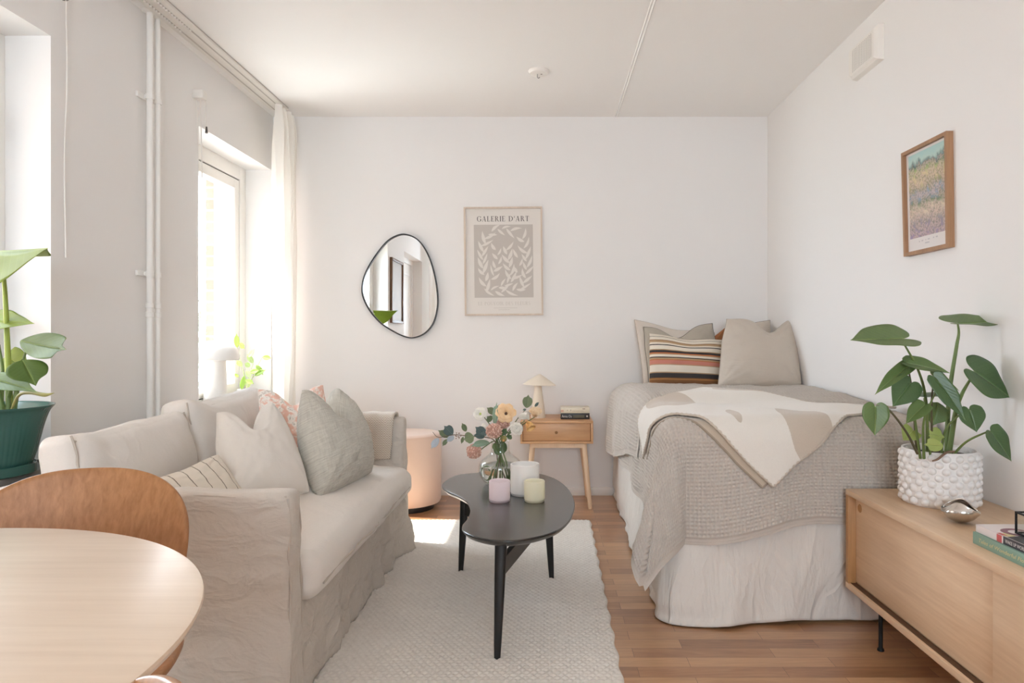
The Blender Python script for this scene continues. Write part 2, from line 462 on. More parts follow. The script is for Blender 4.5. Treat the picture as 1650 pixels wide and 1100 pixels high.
# sheer curtains
def curtain_mat():
    t = NT('sheer_white'); t.color(lin((244, 241, 236))); t.set(Roughness=0.9)
    tl = t.new('ShaderNodeBsdfTranslucent'); tl.inputs['Color'].default_value = lin((244, 241, 236))
    mx = t.new('ShaderNodeMixShader'); mx.inputs[0].default_value = 0.30
    t.link(t.b.outputs[0], mx.inputs[1]); t.link(tl.outputs[0], mx.inputs[2])
    tp = t.new('ShaderNodeBsdfTransparent'); m2 = t.new('ShaderNodeMixShader'); m2.inputs[0].default_value = 0.08
    t.link(mx.outputs[0], m2.inputs[1]); t.link(tp.outputs[0], m2.inputs[2])
    t.link(m2.outputs[0], t.out.inputs['Surface'])
    t.normal(t.bump(t.noise(t.coord(), 700, 2), 0.1, 0.001)); return t.m
M['sheer'] = curtain_mat()
def curtain(label, xc, y0, y1, folds, amp, seed, group=None):
    nu, nv = 40*folds//2, 60
    u = np.linspace(0, 1, nu); z = np.linspace(H-0.03, 0.015, nv)
    U, Z = np.meshgrid(u, z, indexing='ij')
    k = (H-Z)/H
    head = 1-sstep(0.0, 0.07, k)
    am = amp*(0.75+0.5*vnoise(U*folds*1.3, k*2.0, seed))*(1-0.45*head)
    ph = 2*PI*folds*(U+0.03*vnoise(U*3, k*1.5, seed+1))
    X = xc+am*np.sin(ph)+0.02*vnoise(U*9, k*5, seed+3)
    yy0, yy1 = y0, y1
    Y = yy0+(yy1-yy0)*(U+0.03*np.sin(2*ph)/folds)
    Y = Y+0.03*(1-head)*fbm(U*4, k*3, seed+5)*1.2
    A = np.stack([X, Y, Z], -1)
    o = from_grid('curtain', A, M['sheer'], loc=(xc, (y0+y1)/2, 0))
    return tag(o, label, 'curtain', group)
curtain('sheer white curtain bunched in the far corner beside the window', -1.645, 4.17, 4.44, 4, 0.062, 11)
curtain('sheer white curtain by the balcony door, seen only in the mirror', -1.66, -1.75, -0.98, 7, 0.05, 31)

# heating pipes in front of the left wall
for k, (y, r, lab) in enumerate([(3.045, 0.0135, 'nearer of two white vertical heating pipes on the window wall'), (3.108, 0.0115, 'farther of two white vertical heating pipes, closer to the window')]):
    T = thing('heating_pipe', lab, 'pipe', (-1.765, y, 0), 'heating pipes')
    tube('pipe', [(-1.765, y, 0.0), (-1.765, y, H)], r, M['trim'], T, 16)
    for z in (2.115, 1.327):
        bm = bmesh.new()
        bm_lathe(bm, [(r, -0.012), (r+0.004, -0.012), (r+0.004, 0.012), (r, 0.012)], (-1.765, y, z), 20)
        bm_box(bm, XL, -1.765, y-0.006, y+0.006, z-0.008, z+0.008)
        if k == 0: bm_box(bm, XL+0.0, XL+0.012, y-0.05, y+0.02, z-0.012, z+0.012, 0.002)
        from_bm('clamp', bm, M['trim'], T)
    bm = bmesh.new()
    for z in (1.185, 1.145):
        bm_lathe(bm, [(r, -0.012), (r+0.003, -0.010), (r+0.003, 0.010), (r, 0.012)], (-1.765, y, z), 20)
    from_bm('coupling', bm, M['trim'], T)
    lathe('ceiling_collar', [(r, -0.012), (0.032, -0.006), (0.033, 0)], (-1.765, y, H-0.0005), M['trim'], T, 24)

# raised blinds beside the windows: bracket, cords, stopper
T = thing('blind_bracket', 'small white blind bracket with hanging cords beside the far window', 'blind', (XL, 3.50, 2.28))
box('bracket', (XL, -1.745, 3.475, 3.525, 2.262, 2.308), M['white_plastic'], T, 0.006)
bm = bmesh.new()
for dx, dy, z1 in ((0.012, 0.0, 1.25), (0.022, 0.012, 1.12), (0.034, -0.006, 1.50)):
    bm_tube(bm, [(XL+dx, 3.5+dy, 2.265), (XL+dx+0.004, 3.5+dy+0.01, 1.9), (XL+dx, 3.5+dy, z1)], 0.0016, 5, 6)
from_bm('cord', bm, M['white_plastic'], T)
tube('short_cord', [(-1.752, 3.515, 2.265), (-1.748, 3.52, 2.13)], 0.0014, M['white_plastic'], T, 5)
lathe('stopper', [(0.0, 0.02), (0.004, 0.018), (0.007, -0.014), (0, -0.018)], (-1.748, 3.52, 2.11), plain('grey_plastic', (90, 84, 80), 0.5), T, 12)
T = thing('blind_pull', 'thin white blind cord hanging down the wall beside the tall green plant', 'blind pull', (XL+0.01, 2.545, 2.35))
tube('cord', [(XL+0.012, 2.545, 2.36), (XL+0.014, 2.548, 2.0), (XL+0.010, 2.54, 1.7), (XL+0.012, 2.545, 1.34)], 0.003, M['white_plastic'], T, 6, 6)
tube('hook', [(XL, 2.545, 2.30), (XL+0.02, 2.545, 2.30), (XL+0.022, 2.545, 2.33), (XL+0.012, 2.545, 2.345)], 0.002, plain('hook_metal', (140, 134, 128), 0.4, 0.6), T, 6, 4)

# framed picture between the near window and the balcony door (shows in the mirror)
T = thing('framed_picture', 'dark brown framed picture on the window wall, seen only in the mirror', 'picture', (XL, 0.80, 1.58))
bm = bmesh.new()
fy0, fy1, fz0, fz1 = 0.47, 1.10, 1.21, 1.97
for d in ((fy0, fy0+0.03, fz0, fz1), (fy1-0.03, fy1, fz0, fz1), (fy0+0.03, fy1-0.03, fz1-0.03, fz1), (fy0+0.03, fy1-0.03, fz0, fz0+0.03)):
    bm_box(bm, XL, XL+0.03, *d, bev=0.002)
from_bm('frame', bm, wood('walnut', (84, 56, 36), (128, 92, 64), 'Z'), T)
box('print', (XL, XL+0.012, fy0+0.025, fy1-0.025, fz0+0.025, fz1-0.025), plain('grey_print', (190, 184, 178), 0.6, var=0.06), T, 0)

# ceiling outlet
T = thing('ceiling_outlet', 'round white lamp outlet with a small hook on the ceiling', 'ceiling outlet', (-0.037, 3.74, H))
lathe('cover', [(0.0, -0.018), (0.03, -0.018), (0.05, -0.014), (0.058, -0.004), (0.058, 0.0)], (-0.037, 3.74, H), M['white_plastic'], T, 40)
bm = bmesh.new()
bm_tube(bm, [(-0.044, 3.735, H-0.017), (-0.044, 3.735, H-0.034), (-0.038, 3.735, H-0.040), (-0.032, 3.735, H-0.034)], 0.0022, 8, 4)
from_bm('hook', bm, plain('grey_hook', (150, 145, 140), 0.5), T)
lathe('socket_hole', [(0, -0.0186), (0.005, -0.0186), (0.005, -0.017)], (-0.022, 3.735, H), plain('socket_dark', (110, 104, 98), 0.7), T, 12)

# air vent on the right wall
T = thing('air_vent', 'white perforated air vent high on the right wall', 'vent', (XR, 3.09, 2.32))
bm = bmesh.new()
ov = [(2.957, 2.248), (2.957, 2.404), (3.225, 2.404), (3.24, 2.39), (3.24, 2.275), (3.215, 2.248)]
ov = closed_spline(ov, 1)
b = [bm.verts.new((XR, p[0], p[1])) for p in ov]; c = 0.0
cy_, cz_ = 3.098, 2.326
t1 = [bm.verts.new((XR-0.026, cy_+(p[0]-cy_)*0.965, cz_+(p[1]-cz_)*0.95)) for p in ov]
t2 = [bm.verts.new((XR-0.038, cy_+(p[0]-cy_)*0.86, cz_+(p[1]-cz_)*0.80)) for p in ov]
n = len(ov)
for a_, b_ in ((b, t1), (t1, t2)):
    for i in range(n): bm.faces.new((a_[i], a_[(i+1) % n], b_[(i+1) % n], b_[i]))
bm.faces.new(t2); bm.faces.new(b[::-1])
from_bm('cover', bm, M['white_plastic'], T, sharp=20)
bm = bmesh.new()
for i in range(13):
    for j in range(14):
        y = 3.00+i*0.0148; z = 2.278+j*0.0074
        bmesh.ops.create_circle(bm, cap_ends=True, segments=6, radius=0.0024, matrix=Matrix.Translation((XR-0.0384, y, z)) @ Matrix.Rotation(-PI/2, 4, 'Y'))
tag(from_bm('perforations', bm, plain('vent_hole', (96, 84, 78), 0.9), T, smooth=False), kind='stuff')
# ------------------------------------------------------------------ shapes for soft things
def soft_box(name, c, half, mat, parent, r=0.04, puff=(0, 0, 0), cuts=22, axes=None, noise=0.004, seed=0, nscale=5, fn=None, loc=None):
    """rounded, slightly swollen box; c centre, half extents along axes (3 unit vectors)"""
    bm = bmesh.new(); bmesh.ops.create_cube(bm, size=2)
    bmesh.ops.subdivide_edges(bm, edges=bm.edges[:], cuts=cuts, use_grid_fill=True)
    p = np.array([v.co[:] for v in bm.verts]); h = np.array(half, float)
    # denser rows near the edges
    q = np.sign(p)*(1-(1-np.abs(p))**1.35)
    x = q*h
    inner = np.clip(x, -(h-r), h-r); d = x-inner
    n = np.linalg.norm(d, axis=1)[:, None]; x = inner+d/np.maximum(n, 1e-9)*np.minimum(r, r)
    nd = d/np.maximum(n, 1e-9)
    for k in range(3):
        o = [j for j in range(3) if j != k]
        x[:, k] += np.sign(q[:, k])*(np.abs(q[:, k])**2)*puff[k]*(1-q[:, o[0]]**2)*(1-q[:, o[1]]**2)
    w = fbm(x[:, 0]*nscale+x[:, 2]*nscale*0.7+9, x[:, 1]*nscale+x[:, 2]*nscale*0.6+4, seed, 4)
    x += nd*(w*noise*2)[:, None]
    if fn is not None: x = fn(x, q)
    ax = np.array(axes if axes is not None else np.eye(3))
    wpos = np.array(c)+x @ ax
    for v, co in zip(bm.verts, wpos): v.co = co
    return from_bm(name, bm, mat, parent, sharp=None, loc=loc)

def pillow(name, TL, TR, BR, BL, thick, mat, parent=None, chop=0.0, chopx=0.0, pinch=0.05, seed=0, n=56, wr=0.006, uvs=True, power=0.42, flange=0.0, loc=None, sag=0.0, backmat=None):
    """pillow between four corner points (world); the front faces cross(TR-TL, BL-TL)"""
    TL, TR, BR, BL = [np.array(q, float) for q in (TL, TR, BR, BL)]
    nrm = np.cross(TR-TL, TL-BL); nrm = nrm/np.linalg.norm(nrm)
    nrm = nrm if True else -nrm
    lin_ = np.linspace(-1, 1, n); lin_ = np.sign(lin_)*(1-(1-np.abs(lin_))**1.5)
    U, V = np.meshgrid(lin_, lin_, indexing='ij')
    # outline: edges pulled in between the corners (pinch > 0) or swelling (pinch < 0)
    uu = U*(1-pinch*(1-V**2)); vv = V*(1-pinch*(1-U**2))
    s = (uu+1)/2; t = (vv+1)/2
    base = (BL[None, None]*(1-s)[..., None]+BR[None, None]*s[..., None])*(1-t)[..., None]+(TL[None, None]*(1-s)[..., None]+TR[None, None]*s[..., None])*t[..., None]
    up = ((TL+TR)-(BL+BR))/2; right = ((TR+BR)-(TL+BL))/2
    g = np.exp(-((U-chopx)/0.42)**2)
    base = base-(up*chop)[None, None]*(g*sstep(-0.2, 1, V)**1.5)[..., None]
    if chop:       # ears lean to the dent
        base = base-(right*0.5)[None, None]*((U-chopx)*chop*0.35*sstep(0.2, 1, V))[..., None]
    fl = 1-flange
    uo = np.clip(np.abs(U)/fl, 0, 1); vo = np.clip(np.abs(V)/fl, 0, 1)
    prof = ((1-uo**2.6)*(1-vo**2.6))**power
    low = 1+0.25*(0.2-V)*0.6
    z = thick/2*prof*low
    dent = chop*0.55*g*sstep(-0.35, 0.9, V)
    wv = fbm(U*2.6+seed*3.1, V*2.6+seed*1.7, seed, 4)*wr*2
    # tension creases from the corners
    ang = np.arctan2(1-np.abs(V), 1-np.abs(U)); rad = np.hypot(1-np.abs(U), 1-np.abs(V))
    cre = np.sin(ang*16+seed+np.sign(U)*1.3+np.sign(V)*2.1)*np.exp(-rad*2.0)*np.clip(rad*3, 0, 1)*wr*0.9
    edge = (1-uo**8)*(1-vo**8)
    zf = z*(1-dent)+(wv+cre)*edge
    zb = z*(1-dent*0.6)+fbm(U*2.2+7, V*2.2+seed, seed+9, 3)*wr*edge
    A = base+nrm[None, None]*zf[..., None]; B = base-nrm[None, None]*zb[..., None]
    o_off = origin(parent) if parent is not None else (np.array(loc) if loc is not None else (TL+TR+BR+BL)/4)
    me = bpy.data.meshes.new(name)
    vs = np.concatenate([A.reshape(-1, 3), B.reshape(-1, 3)])
    idx = np.arange(n*n).reshape(n, n)
    a, b, c, d = idx[:-1, :-1], idx[1:, :-1], idx[1:, 1:], idx[:-1, 1:]
    qf = np.stack([a, b, c, d], -1).reshape(-1, 4); qb = np.stack([a, d, c, b], -1).reshape(-1, 4)+n*n
    rim = np.concatenate([idx[:, 0], idx[-1, 1:], idx[-2::-1, -1], idx[0, -2:0:-1]])
    r2 = np.roll(rim, -1)
    qr = np.stack([rim, rim+n*n, r2+n*n, r2], -1)
    q = np.concatenate([qf, qb, qr])
    vs = vs.copy()
    me.from_pydata(vs.tolist(), [], q.tolist())
    uv = np.stack([s, t], -1).reshape(-1, 2); uv = np.concatenate([uv, uv])
    l = me.uv_layers.new(name='UVMap'); l.data.foreach_set('uv', uv[q.reshape(-1)].reshape(-1).astype(np.float32))
    o = link_mesh(name, me, mat, parent, True, None if parent is not None else o_off)
    pts = (A.reshape(-1, 3)[rim]+B.reshape(-1, 3)[rim])/2
    o_pts = pts
    return o, o_pts
def piping(pts, r, mat, parent, name='piping'):
    bm = bmesh.new(); bm_tube(bm, pts[::1], r, 6, 0, closed=True)
    return from_bm(name, bm, mat, parent, sharp=None)

M['linen'] = cloth('natural_linen', (210, 202, 192), (190, 181, 170), 900, 0.55, 5, (1, 1, 2.0), wdist=0.012)
M['linen_soft'] = cloth('soft_linen', (230, 224, 217), (215, 208, 200), 900, 0.28, 5, wdist=0.01)
M['linen_white'] = cloth('white_linen', (228, 223, 216), (216, 210, 202), 900, 0.22, 6, wdist=0.01)
M['seam'] = cloth('linen_seam', (202, 193, 182), (184, 174, 162), 900)

# ------------------------------------------------------------------ sofa
SX, SXB, SY0, SY1 = -0.70, -1.64, 1.865, 3.455
sofa = thing('sofa', 'cream linen slipcovered sofa under the window', 'sofa', ((SX+SXB)/2, (SY0+SY1)/2, 0))
def arm(y0, y1, top, seed, inner):
    def fn(x, q):
        zf = (x[:, 2]+top/2)/top
        # loose slipcover: flares a little towards the floor and wrinkles
        x[:, 1] += np.sign(q[:, 1])*0.012*(1-zf)*np.abs(q[:, 1])
        x[:, 0] += np.where(q[:, 0] > 0.9, 0.012*(1-zf), 0)
        wr_ = ridged(x[:, 0]*4+seed, x[:, 2]*6+x[:, 0]*2, seed, 3)*0.0035+fbm(x[:, 0]*9, x[:, 2]*14, seed+4, 3)*0.006
        x[:, 1] += np.sign(q[:, 1])*wr_*(np.abs(q[:, 1]) > 0.9)
        wr2 = fbm(x[:, 2]*9+seed, x[:, 1]*20, seed+8, 3)*0.008
        x[:, 0] += wr2*(q[:, 0] > 0.9)
        x[:, 2] += fbm(x[:, 0]*6+seed, x[:, 1]*6, seed+3, 2)*0.012*(q[:, 2] > 0.8)
        x[:, 2] = np.maximum(x[:, 2], -top/2)
        return x
    o = soft_box('arm', ((SX+SXB)/2, (y0+y1)/2, top/2), ((SX-SXB)/2, (y1-y0)/2, top/2), M['linen'], sofa, 0.02, cuts=54, noise=0.003, seed=seed, fn=fn)
    if seed != 3: return o
    # upright seam ridges of the cover
    bm = bmesh.new()
    for yy, s_ in ((y0+0.007, -1), (y1-0.009, 1)):
        pts = [(SX-0.003+0.010*(1-k/12)+0.003*math.sin(k*1.7+seed), yy+0.003*math.sin(k*2.3+seed)+0.010*(1-k/12)*s_, 0.012+(top-0.026)*k/12) for k in range(13)]
        bm_tube(bm, pts, 0.0036, 6, 3)
    pts = [(SX-0.01-(SX-SXB-0.03)*k/14, y0+0.006, top-0.009+0.004*math.sin(k*1.3+seed)) for k in range(15)]
    bm_tube(bm, pts, 0.0034, 6, 3)
    from_bm('seam', bm, M['seam'], o, sharp=None)
    return o
arm(SY0, SY0+0.085, 0.615, 3, 1)
arm(SY1-0.10, SY1, 0.64, 17, -1)
soft_box('backrest', (SXB+0.08, (SY0+SY1)/2, 0.30), (0.085, (SY1-SY0)/2-0.005, 0.30), M['linen'], sofa, 0.03, cuts=20, noise=0.004, seed=5)
soft_box('base', ((SX+SXB)/2-0.02, (SY0+SY1)/2, 0.165), ((SX-SXB)/2-0.04, (SY1-SY0)/2-0.07, 0.115), M['linen'], sofa, 0.02, cuts=8)
# skirt along the front, hanging from the seat to the floor
nu, nv = 150, 26
u = np.linspace(0, 1, nu); k = np.linspace(0, 1, nv); U, K = np.meshgrid(u, k, indexing='ij')
Y = SY0+0.09+(SY1-SY0-0.185)*U
fl = 0.055*K*np.exp(-((U-0.97)/0.07)**2)
X = SX-0.012+0.012*K+fl+(0.004+0.016*K)*(fbm(U*14, K*1.2+3, 21, 3)*1.6)+0.006*ridged(U*12+K*3, K*4, 25, 2)
Zs = 0.335-(0.327)*K+0.008*K*np.sin(U*17)
Zs = np.maximum(Zs, 0.004)
sk = from_grid('skirt', np.stack([X, Y, Zs], -1), M['linen'], sofa); solidify(sk, 0.004, -1)
# one long seat cushion with a rounded front
def seat_fn(x, q):
    y = x[:, 1]; f = np.clip((x[:, 0]+0.30)/0.72, 0, 1)
    wz = sstep(-0.9, 1.0, q[:, 2])
    x[:, 2] += wz*(0.018*np.cos(np.clip(y/0.72, -1, 1)*PI/2)-0.026*f**4)
    d = np.exp(-(y/0.03)**2)
    x[:, 0] -= 0.010*d*sstep(0.2, 0.9, q[:, 0]); x[:, 2] -= 0.006*d*wz*f
    x[:, 2] += 0.006*fbm(x[:, 0]*5, y*5, 51, 3)*wz
    return x
scy = (SY0+SY1)/2
SZ0, SZ1 = 0.275, 0.432
seat = soft_box('seat_cushion', ((SX+0.05+SXB+0.16)/2, scy-0.008, (SZ0+SZ1)/2), ((SX+0.05-SXB-0.16)/2, (SY1-SY0)/2-0.098, (SZ1-SZ0)/2), M['linen_soft'], sofa, 0.055, (0.01, 0, 0.012), 52, noise=0.003, seed=6, fn=seat_fn)
bm = bmesh.new()
yy = np.linspace(SY0+0.12, SY1-0.20, 50)
bm_tube(bm, [(SX+0.0515+0.010*math.cos((y-scy)/0.72*PI/2)-0.012*math.exp(-((y-scy)/0.03)**2)+0.003*math.sin(y*23), y, 0.333+0.004*math.sin(y*9)) for y in yy], 0.0035, 6)
from_bm('piping', bm, M['seam'], seat, sharp=None)
# two loose back cushions
def back_cushion(y0, y1, xf, hz, seed, lean=0.22):
    hy = (y1-y0)/2; hx = 0.095
    c = np.array([xf-hx-0.01, (y0+y1)/2, 0.43+hz*math.cos(lean)+0.005])
    ax = np.array([[math.cos(lean), 0, math.sin(lean)], [0, 1, 0], [-math.sin(lean), 0, math.cos(lean)]])
    def fn(x, q):
        s = np.clip(x[:, 1]/hy, -1, 1)
        zz = np.clip(x[:, 2]/hz, -1, 1)
        x[:, 2] -= np.where(zz > 0, zz*(0.030*(1-s**4)*0.4+0.018*fbm(x[:, 1]*7, x[:, 0]*7, seed, 3)), 0)
        x[:, 2] += np.where(zz > 0.6, 0.02*np.abs(s)**6, 0)
        x[:, 0] = np.where(x[:, 0] < 0, x[:, 0]*(1-0.75*np.abs(s)**4), x[:, 0])
        x[:, 0] += 0.035*(1-s**2)*(1-(zz+0.25)**2/1.6)*(q[:, 0] > 0)
        x[:, 1] += np.sign(s)*0.03*(1-zz)*0.4*np.abs(s)**3
        x[:, 0] += 0.009*ridged(x[:, 1]*5+seed, x[:, 2]*5+x[:, 1]*2, seed, 3)*(q[:, 0] > 0.5)*np.abs(s)
        return x
    o = soft_box('back_cushion', c, (hx, hy, hz), M['linen_soft'], sofa, 0.05, (0.01, 0.01, 0.01), 34, ax, 0.006, seed, 5, fn)
    bm = bmesh.new()
    for sy in (-1, 1):
        for sx in (1,):
            pts = []
            for k in range(11):
                z = -hz*0.8+hz*1.72*k/10
                L = np.array([sx*(hx-0.012), sy*(hy-0.006)+0.004*math.sin(k*1.9+seed), z])
                if k == 10: L[2] += 0.008
                pts.append(c+L @ ax)
            bm_tube(bm, pts, 0.0034, 6, 3)
    pts = []
    for k in range(15):
        s = -0.95+1.9*k/14
        L = np.array([hx-0.018, s*hy, hz-0.026-0.012*(1-s**4)+0.012*abs(s)**6+0.004*math.sin(k*1.3+seed)])
        pts.append(c+L @ ax)
    bm_tube(bm, pts, 0.004, 6, 3)
    from_bm('seam', bm, M['seam'], o, sharp=None)
    return o
back_cushion(SY0+0.150, 2.655, -1.345, 0.156, 61)
back_cushion(2.665, SY1-0.11, -1.345, 0.174, 77)

# ------------------------------------------------------------------ cushions on the sofa
M['pillow_white'] = cloth('white_washed_linen', (226, 221, 214), (214, 207, 198), 900, 0.2, 5)
def gauze_mat():
    t = NT('sage_gauze'); t.set(Roughness=0.95, Sheen_Weight=0.2)
    v = t.coord('UV', scale=(1, 1, 1))
    mp = t.new('ShaderNodeMapping'); mp.inputs['Scale'].default_value = (6, 60, 1); t.link(v, mp.inputs['Vector'])
    a = t.noise(mp.outputs[0], 1.5, 4, 0.6, 0.6)
    mp2 = t.new('ShaderNodeMapping'); mp2.inputs['Scale'].default_value = (40, 5, 1); t.link(v, mp2.inputs['Vector'])
    b = t.noise(mp2.outputs[0], 1.5, 3, 0.6, 0.4)
    f = t.math('ADD', t.math('MULTIPLY', a, 0.65), t.math('MULTIPLY', b, 0.35))
    t.color(t.ramp(f, [(0.32, lin((172, 167, 155))), (0.68, lin((208, 204, 193)))]))
    t.normal(t.bump(f, 0.75, 0.012)); return t.m
M['gauze'] = gauze_mat()
def cushion_thing(name, label, cat, group, *a, **k):
    o, pts = pillow(name, *a, **k)
    tag(o, label, cat, group); return o, pts
G = 'scatter cushions on the sofa'
cw, _p = cushion_thing('cushion', 'large plain white linen cushion leaning left of the sage green cushion', 'cushion', G,
    (-1.275, 2.615, 0.752), (-1.145, 2.90, 0.765), (-0.89, 2.57, 0.462), (-1.07, 2.28, 0.462), 0.17, M['pillow_white'], chop=0.30, chopx=-0.1, pinch=0.03, seed=3, wr=0.0045)
cg, _p = cushion_thing('cushion', 'sage green crinkled cotton cushion with a deep chop, foremost on the sofa', 'cushion', G,
    (-1.015, 2.80, 0.825), (-0.945, 3.155, 0.81), (-0.770, 3.02, 0.447), (-0.85, 2.56, 0.442), 0.20, M['gauze'], chop=0.42, chopx=0.0, pinch=-0.03, seed=8, wr=0.008, power=0.5)
bm = bmesh.new()
def pink_mat():
    t = NT('pink_print'); t.set(Roughness=0.95)
    v = t.coord()
    a = t.noise(v, 16, 3, 0.6, 1.5); b = t.noise(v, 70, 3)
    f = t.math('ADD', t.math('MULTIPLY', a, 0.8), t.math('MULTIPLY', b, 0.2))
    t.color(t.ramp(f, [(0.46, lin((232, 188, 170))), (0.53, lin((240, 230, 221))), (0.58, lin((244, 238, 230))), (0.63, lin((196, 186, 176))), (0.66, lin((240, 232, 224)))]))
    return t.m
M['pink'] = pink_mat()
cp, _p = cushion_thing('cushion', 'pink and white patterned cushion peeking out behind the white and sage cushions', 'cushion', G,
    (-1.325, 3.11, 0.805), (-1.06, 3.29, 0.815), (-0.99, 3.20, 0.46), (-1.22, 2.98, 0.46), 0.15, M['pink'], chop=0.22, pinch=0.05, seed=12, wr=0.006)
def pinstripe_mat():
    t = NT('cream_pinstripe'); t.set(Roughness=0.95)
    v = t.coord('UV'); sp = t.new('ShaderNodeSeparateXYZ'); t.link(v, sp.inputs[0])
    f = t.math('FRACT', t.math('MULTIPLY', sp.outputs[0], 7.0))
    g = t.math('LESS_THAN', f, 0.07)
    t.color(t.mix(g, lin((219, 210, 196)), lin((128, 118, 106)))); return t.m
cs, _p = cushion_thing('cushion', 'small cream pinstriped cushion low between the near sofa arm and the white cushion', 'cushion', G,
    (-1.27, 2.10, 0.58), (-1.15, 2.40, 0.632), (-1.00, 2.34, 0.452), (-1.13, 2.03, 0.452), 0.11, pinstripe_mat(), chop=0.03, pinch=0.05, seed=15, wr=0.004)

# herringbone throw over the far arm
def herring_mat():
    t = NT('herringbone_wool'); t.set(Roughness=1.0, Sheen_Weight=0.3)
    v = t.coord('UV'); sp = t.new('ShaderNodeSeparateXYZ'); t.link(v, sp.inputs[0])
    u = t.math('MULTIPLY', sp.outputs[0], 1/0.026)
    tri = t.math('ABSOLUTE', t.math('SUBTRACT', t.math('FRACT', u), 0.5))
    ph = t.math('ADD', t.math('MULTIPLY', sp.outputs[1], 1/0.011), t.math('MULTIPLY', tri, 3.2))
    s = t.math('ABSOLUTE', t.math('SUBTRACT', t.math('FRACT', ph), 0.5))
    t.color(t.ramp(s, [(0.15, lin((178, 162, 147))), (0.38, lin((216, 206, 193)))]))
    t.normal(t.bump(s, 0.5, 0.004)); return t.m
a0, a1 = SY1-0.10, SY1
path = [(a0-0.012, 0.445), (a0-0.013, 0.50), (a0-0.012, 0.58), (a0-0.010, 0.635), (a0+0.012, 0.659), (a0+0.05, 0.664), (a1-0.01, 0.660), (a1+0.013, 0.635), (a1+0.016, 0.56), (a1+0.018, 0.45)]
pp = catmull([(0, y, z) for y, z in path], 8); xs = np.linspace(-1.17, -0.755, 40)
ln = np.concatenate([[0], np.cumsum(np.linalg.norm(np.diff(pp, axis=0), axis=1))])
A = np.zeros((len(xs), len(pp), 3)); 
for i, x in enumerate(xs):
    wv = 0.004*np.sin(i*0.5)+0.003*np.sin(ln*30+i*0.2)
    A[i, :, 0] = x+0.008*np.sin(ln*9)+0.02*(ln/ln[-1]-0.3)*(i/40); A[i, :, 1] = pp[:, 1]-np.abs(wv)*np.where(ln < ln[-1]*0.45, 1, -1); A[i, :, 2] = pp[:, 2]+np.abs(wv)*0.6
uv = np.stack(np.meshgrid(xs, ln, indexing='ij'), -1)
th = from_grid('throw_blanket', A, herring_mat(), uv=uv, loc=(-0.96, (a0+a1)/2, 0.66)); solidify(th, 0.010, 0)
tag(th, 'beige herringbone throw draped over the far sofa arm', 'blanket')

# ------------------------------------------------------------------ rug
def rug_mat():
    t = NT('wool_rug'); t.set(Roughness=1.0)
    v = t.coord()
    f = t.noise(v, 60, 3, 0.6)
    t.color(t.mix(f, lin((212, 205, 196)), lin((236, 231, 223)))); 
    t.normal(t.bump(t.noise(v, 600, 2), 0.3, 0.002)); return t.m
rx0, rx1, ry0, ry1 = -1.35, 0.255, 1.35, 3.875
nx, ny = 300, 470
u = np.linspace(0, 1, nx); v = np.linspace(0, 1, ny); U, V = np.meshgrid(u, v, indexing='ij')
X = rx0+(rx1-rx0)*U; Y = ry0+(ry1-ry0)*V
X = X+(-0.028*(1-V))*U+0.004*np.sin(Y*40)*(U > 0.995)
row = np.floor(Y/0.0175); ph = X/0.024+0.5*(row % 2)+0.08*vnoise(X*30, Y*30, 2)
hh = 0.0075*np.abs(np.sin(PI*ph))**0.7*np.abs(np.sin(PI*Y/0.0175))**0.6
edge = np.minimum(np.minimum(U, 1-U)*(rx1-rx0), np.minimum(V, 1-V)*(ry1-ry0))
Z = 0.003+hh*1.0+0.003*sstep(0, 0.01, edge)+0.003*fbm(X*3, Y*3, 4, 2)
Z = np.where(edge < 0.001, 0.001, Z)
rug = from_grid('rug', np.stack([X, Y, Z], -1), rug_mat(), loc=((rx0+rx1)/2, (ry0+ry1)/2, 0))
tag(rug, 'chunky woven off-white wool rug under the coffee table', 'rug')

# ------------------------------------------------------------------ coffee table
TZ = 0.42
px = [(712, 782), (718, 774), (737, 765), (771, 761), (806, 759.5), (840, 760.5), (873, 763.5), (898, 772.5), (916.5, 788), (926, 809), (922, 830), (913, 843.6), (898, 854), (873, 862.5), (845, 868), (817.5, 870.5), (786.6, 868.5), (762, 863), (746.5, 855), (745, 846), (751, 838), (756.5, 828.5), (757.5, 818), (751, 806.5), (735, 797), (719, 790)]
out = []
for x, y in px:
    Yd = (CAMZ-TZ)*F/(y-543); out.append(((x-879)*Yd/F, Yd))
out = closed_spline(out, 5)[::-1]
def blacktop():
    t = NT('black_lacquer'); t.set(Roughness=0.27, Specular_IOR_Level=0.8, Coat_Weight=0.3, Coat_Roughness=0.3)
    t.color(lin((30, 29, 29))); t.normal(t.bump(t.noise(t.coord(scale=(1, 0.1, 1)), 120, 3), 0.02, 0.001)); return t.m
M['black'] = blacktop(); M['black_leg'] = plain('black_wood', (20, 19, 19), 0.4)
ct = thing('coffee_table', 'black kidney-shaped coffee table on the woven rug', 'coffee table', (-0.13, 2.6, 0))
bm = bmesh.new()
cen = out.mean(axis=0)
def inset(pts, d):
    t = np.roll(pts, -1, 0)-np.roll(pts, 1, 0); t /= np.linalg.norm(t, axis=1)[:, None]
    nrm = np.stack([t[:, 1], -t[:, 0]], -1)
    area = np.sum(pts[:, 0]*np.roll(pts[:, 1], -1)-pts[:, 1]*np.roll(pts[:, 0], -1))
    if area < 0: nrm = -nrm
    return pts-nrm*d
lay = [(0.0025, TZ), (0.0, TZ-0.002), (0.0, TZ-0.006), (0.004, TZ-0.011), (0.013, TZ-0.020), (0.024, TZ-0.025)]
rings = []
for d, z in lay:
    q = inset(out, d); rings.append([bm.verts.new((a, b, z)) for a, b in q])
n = len(out)
for a_, b_ in zip(rings[:-1], rings[1:]):
    for i in range(n): bm.faces.new((a_[i], a_[(i+1) % n], b_[(i+1) % n], b_[i]))
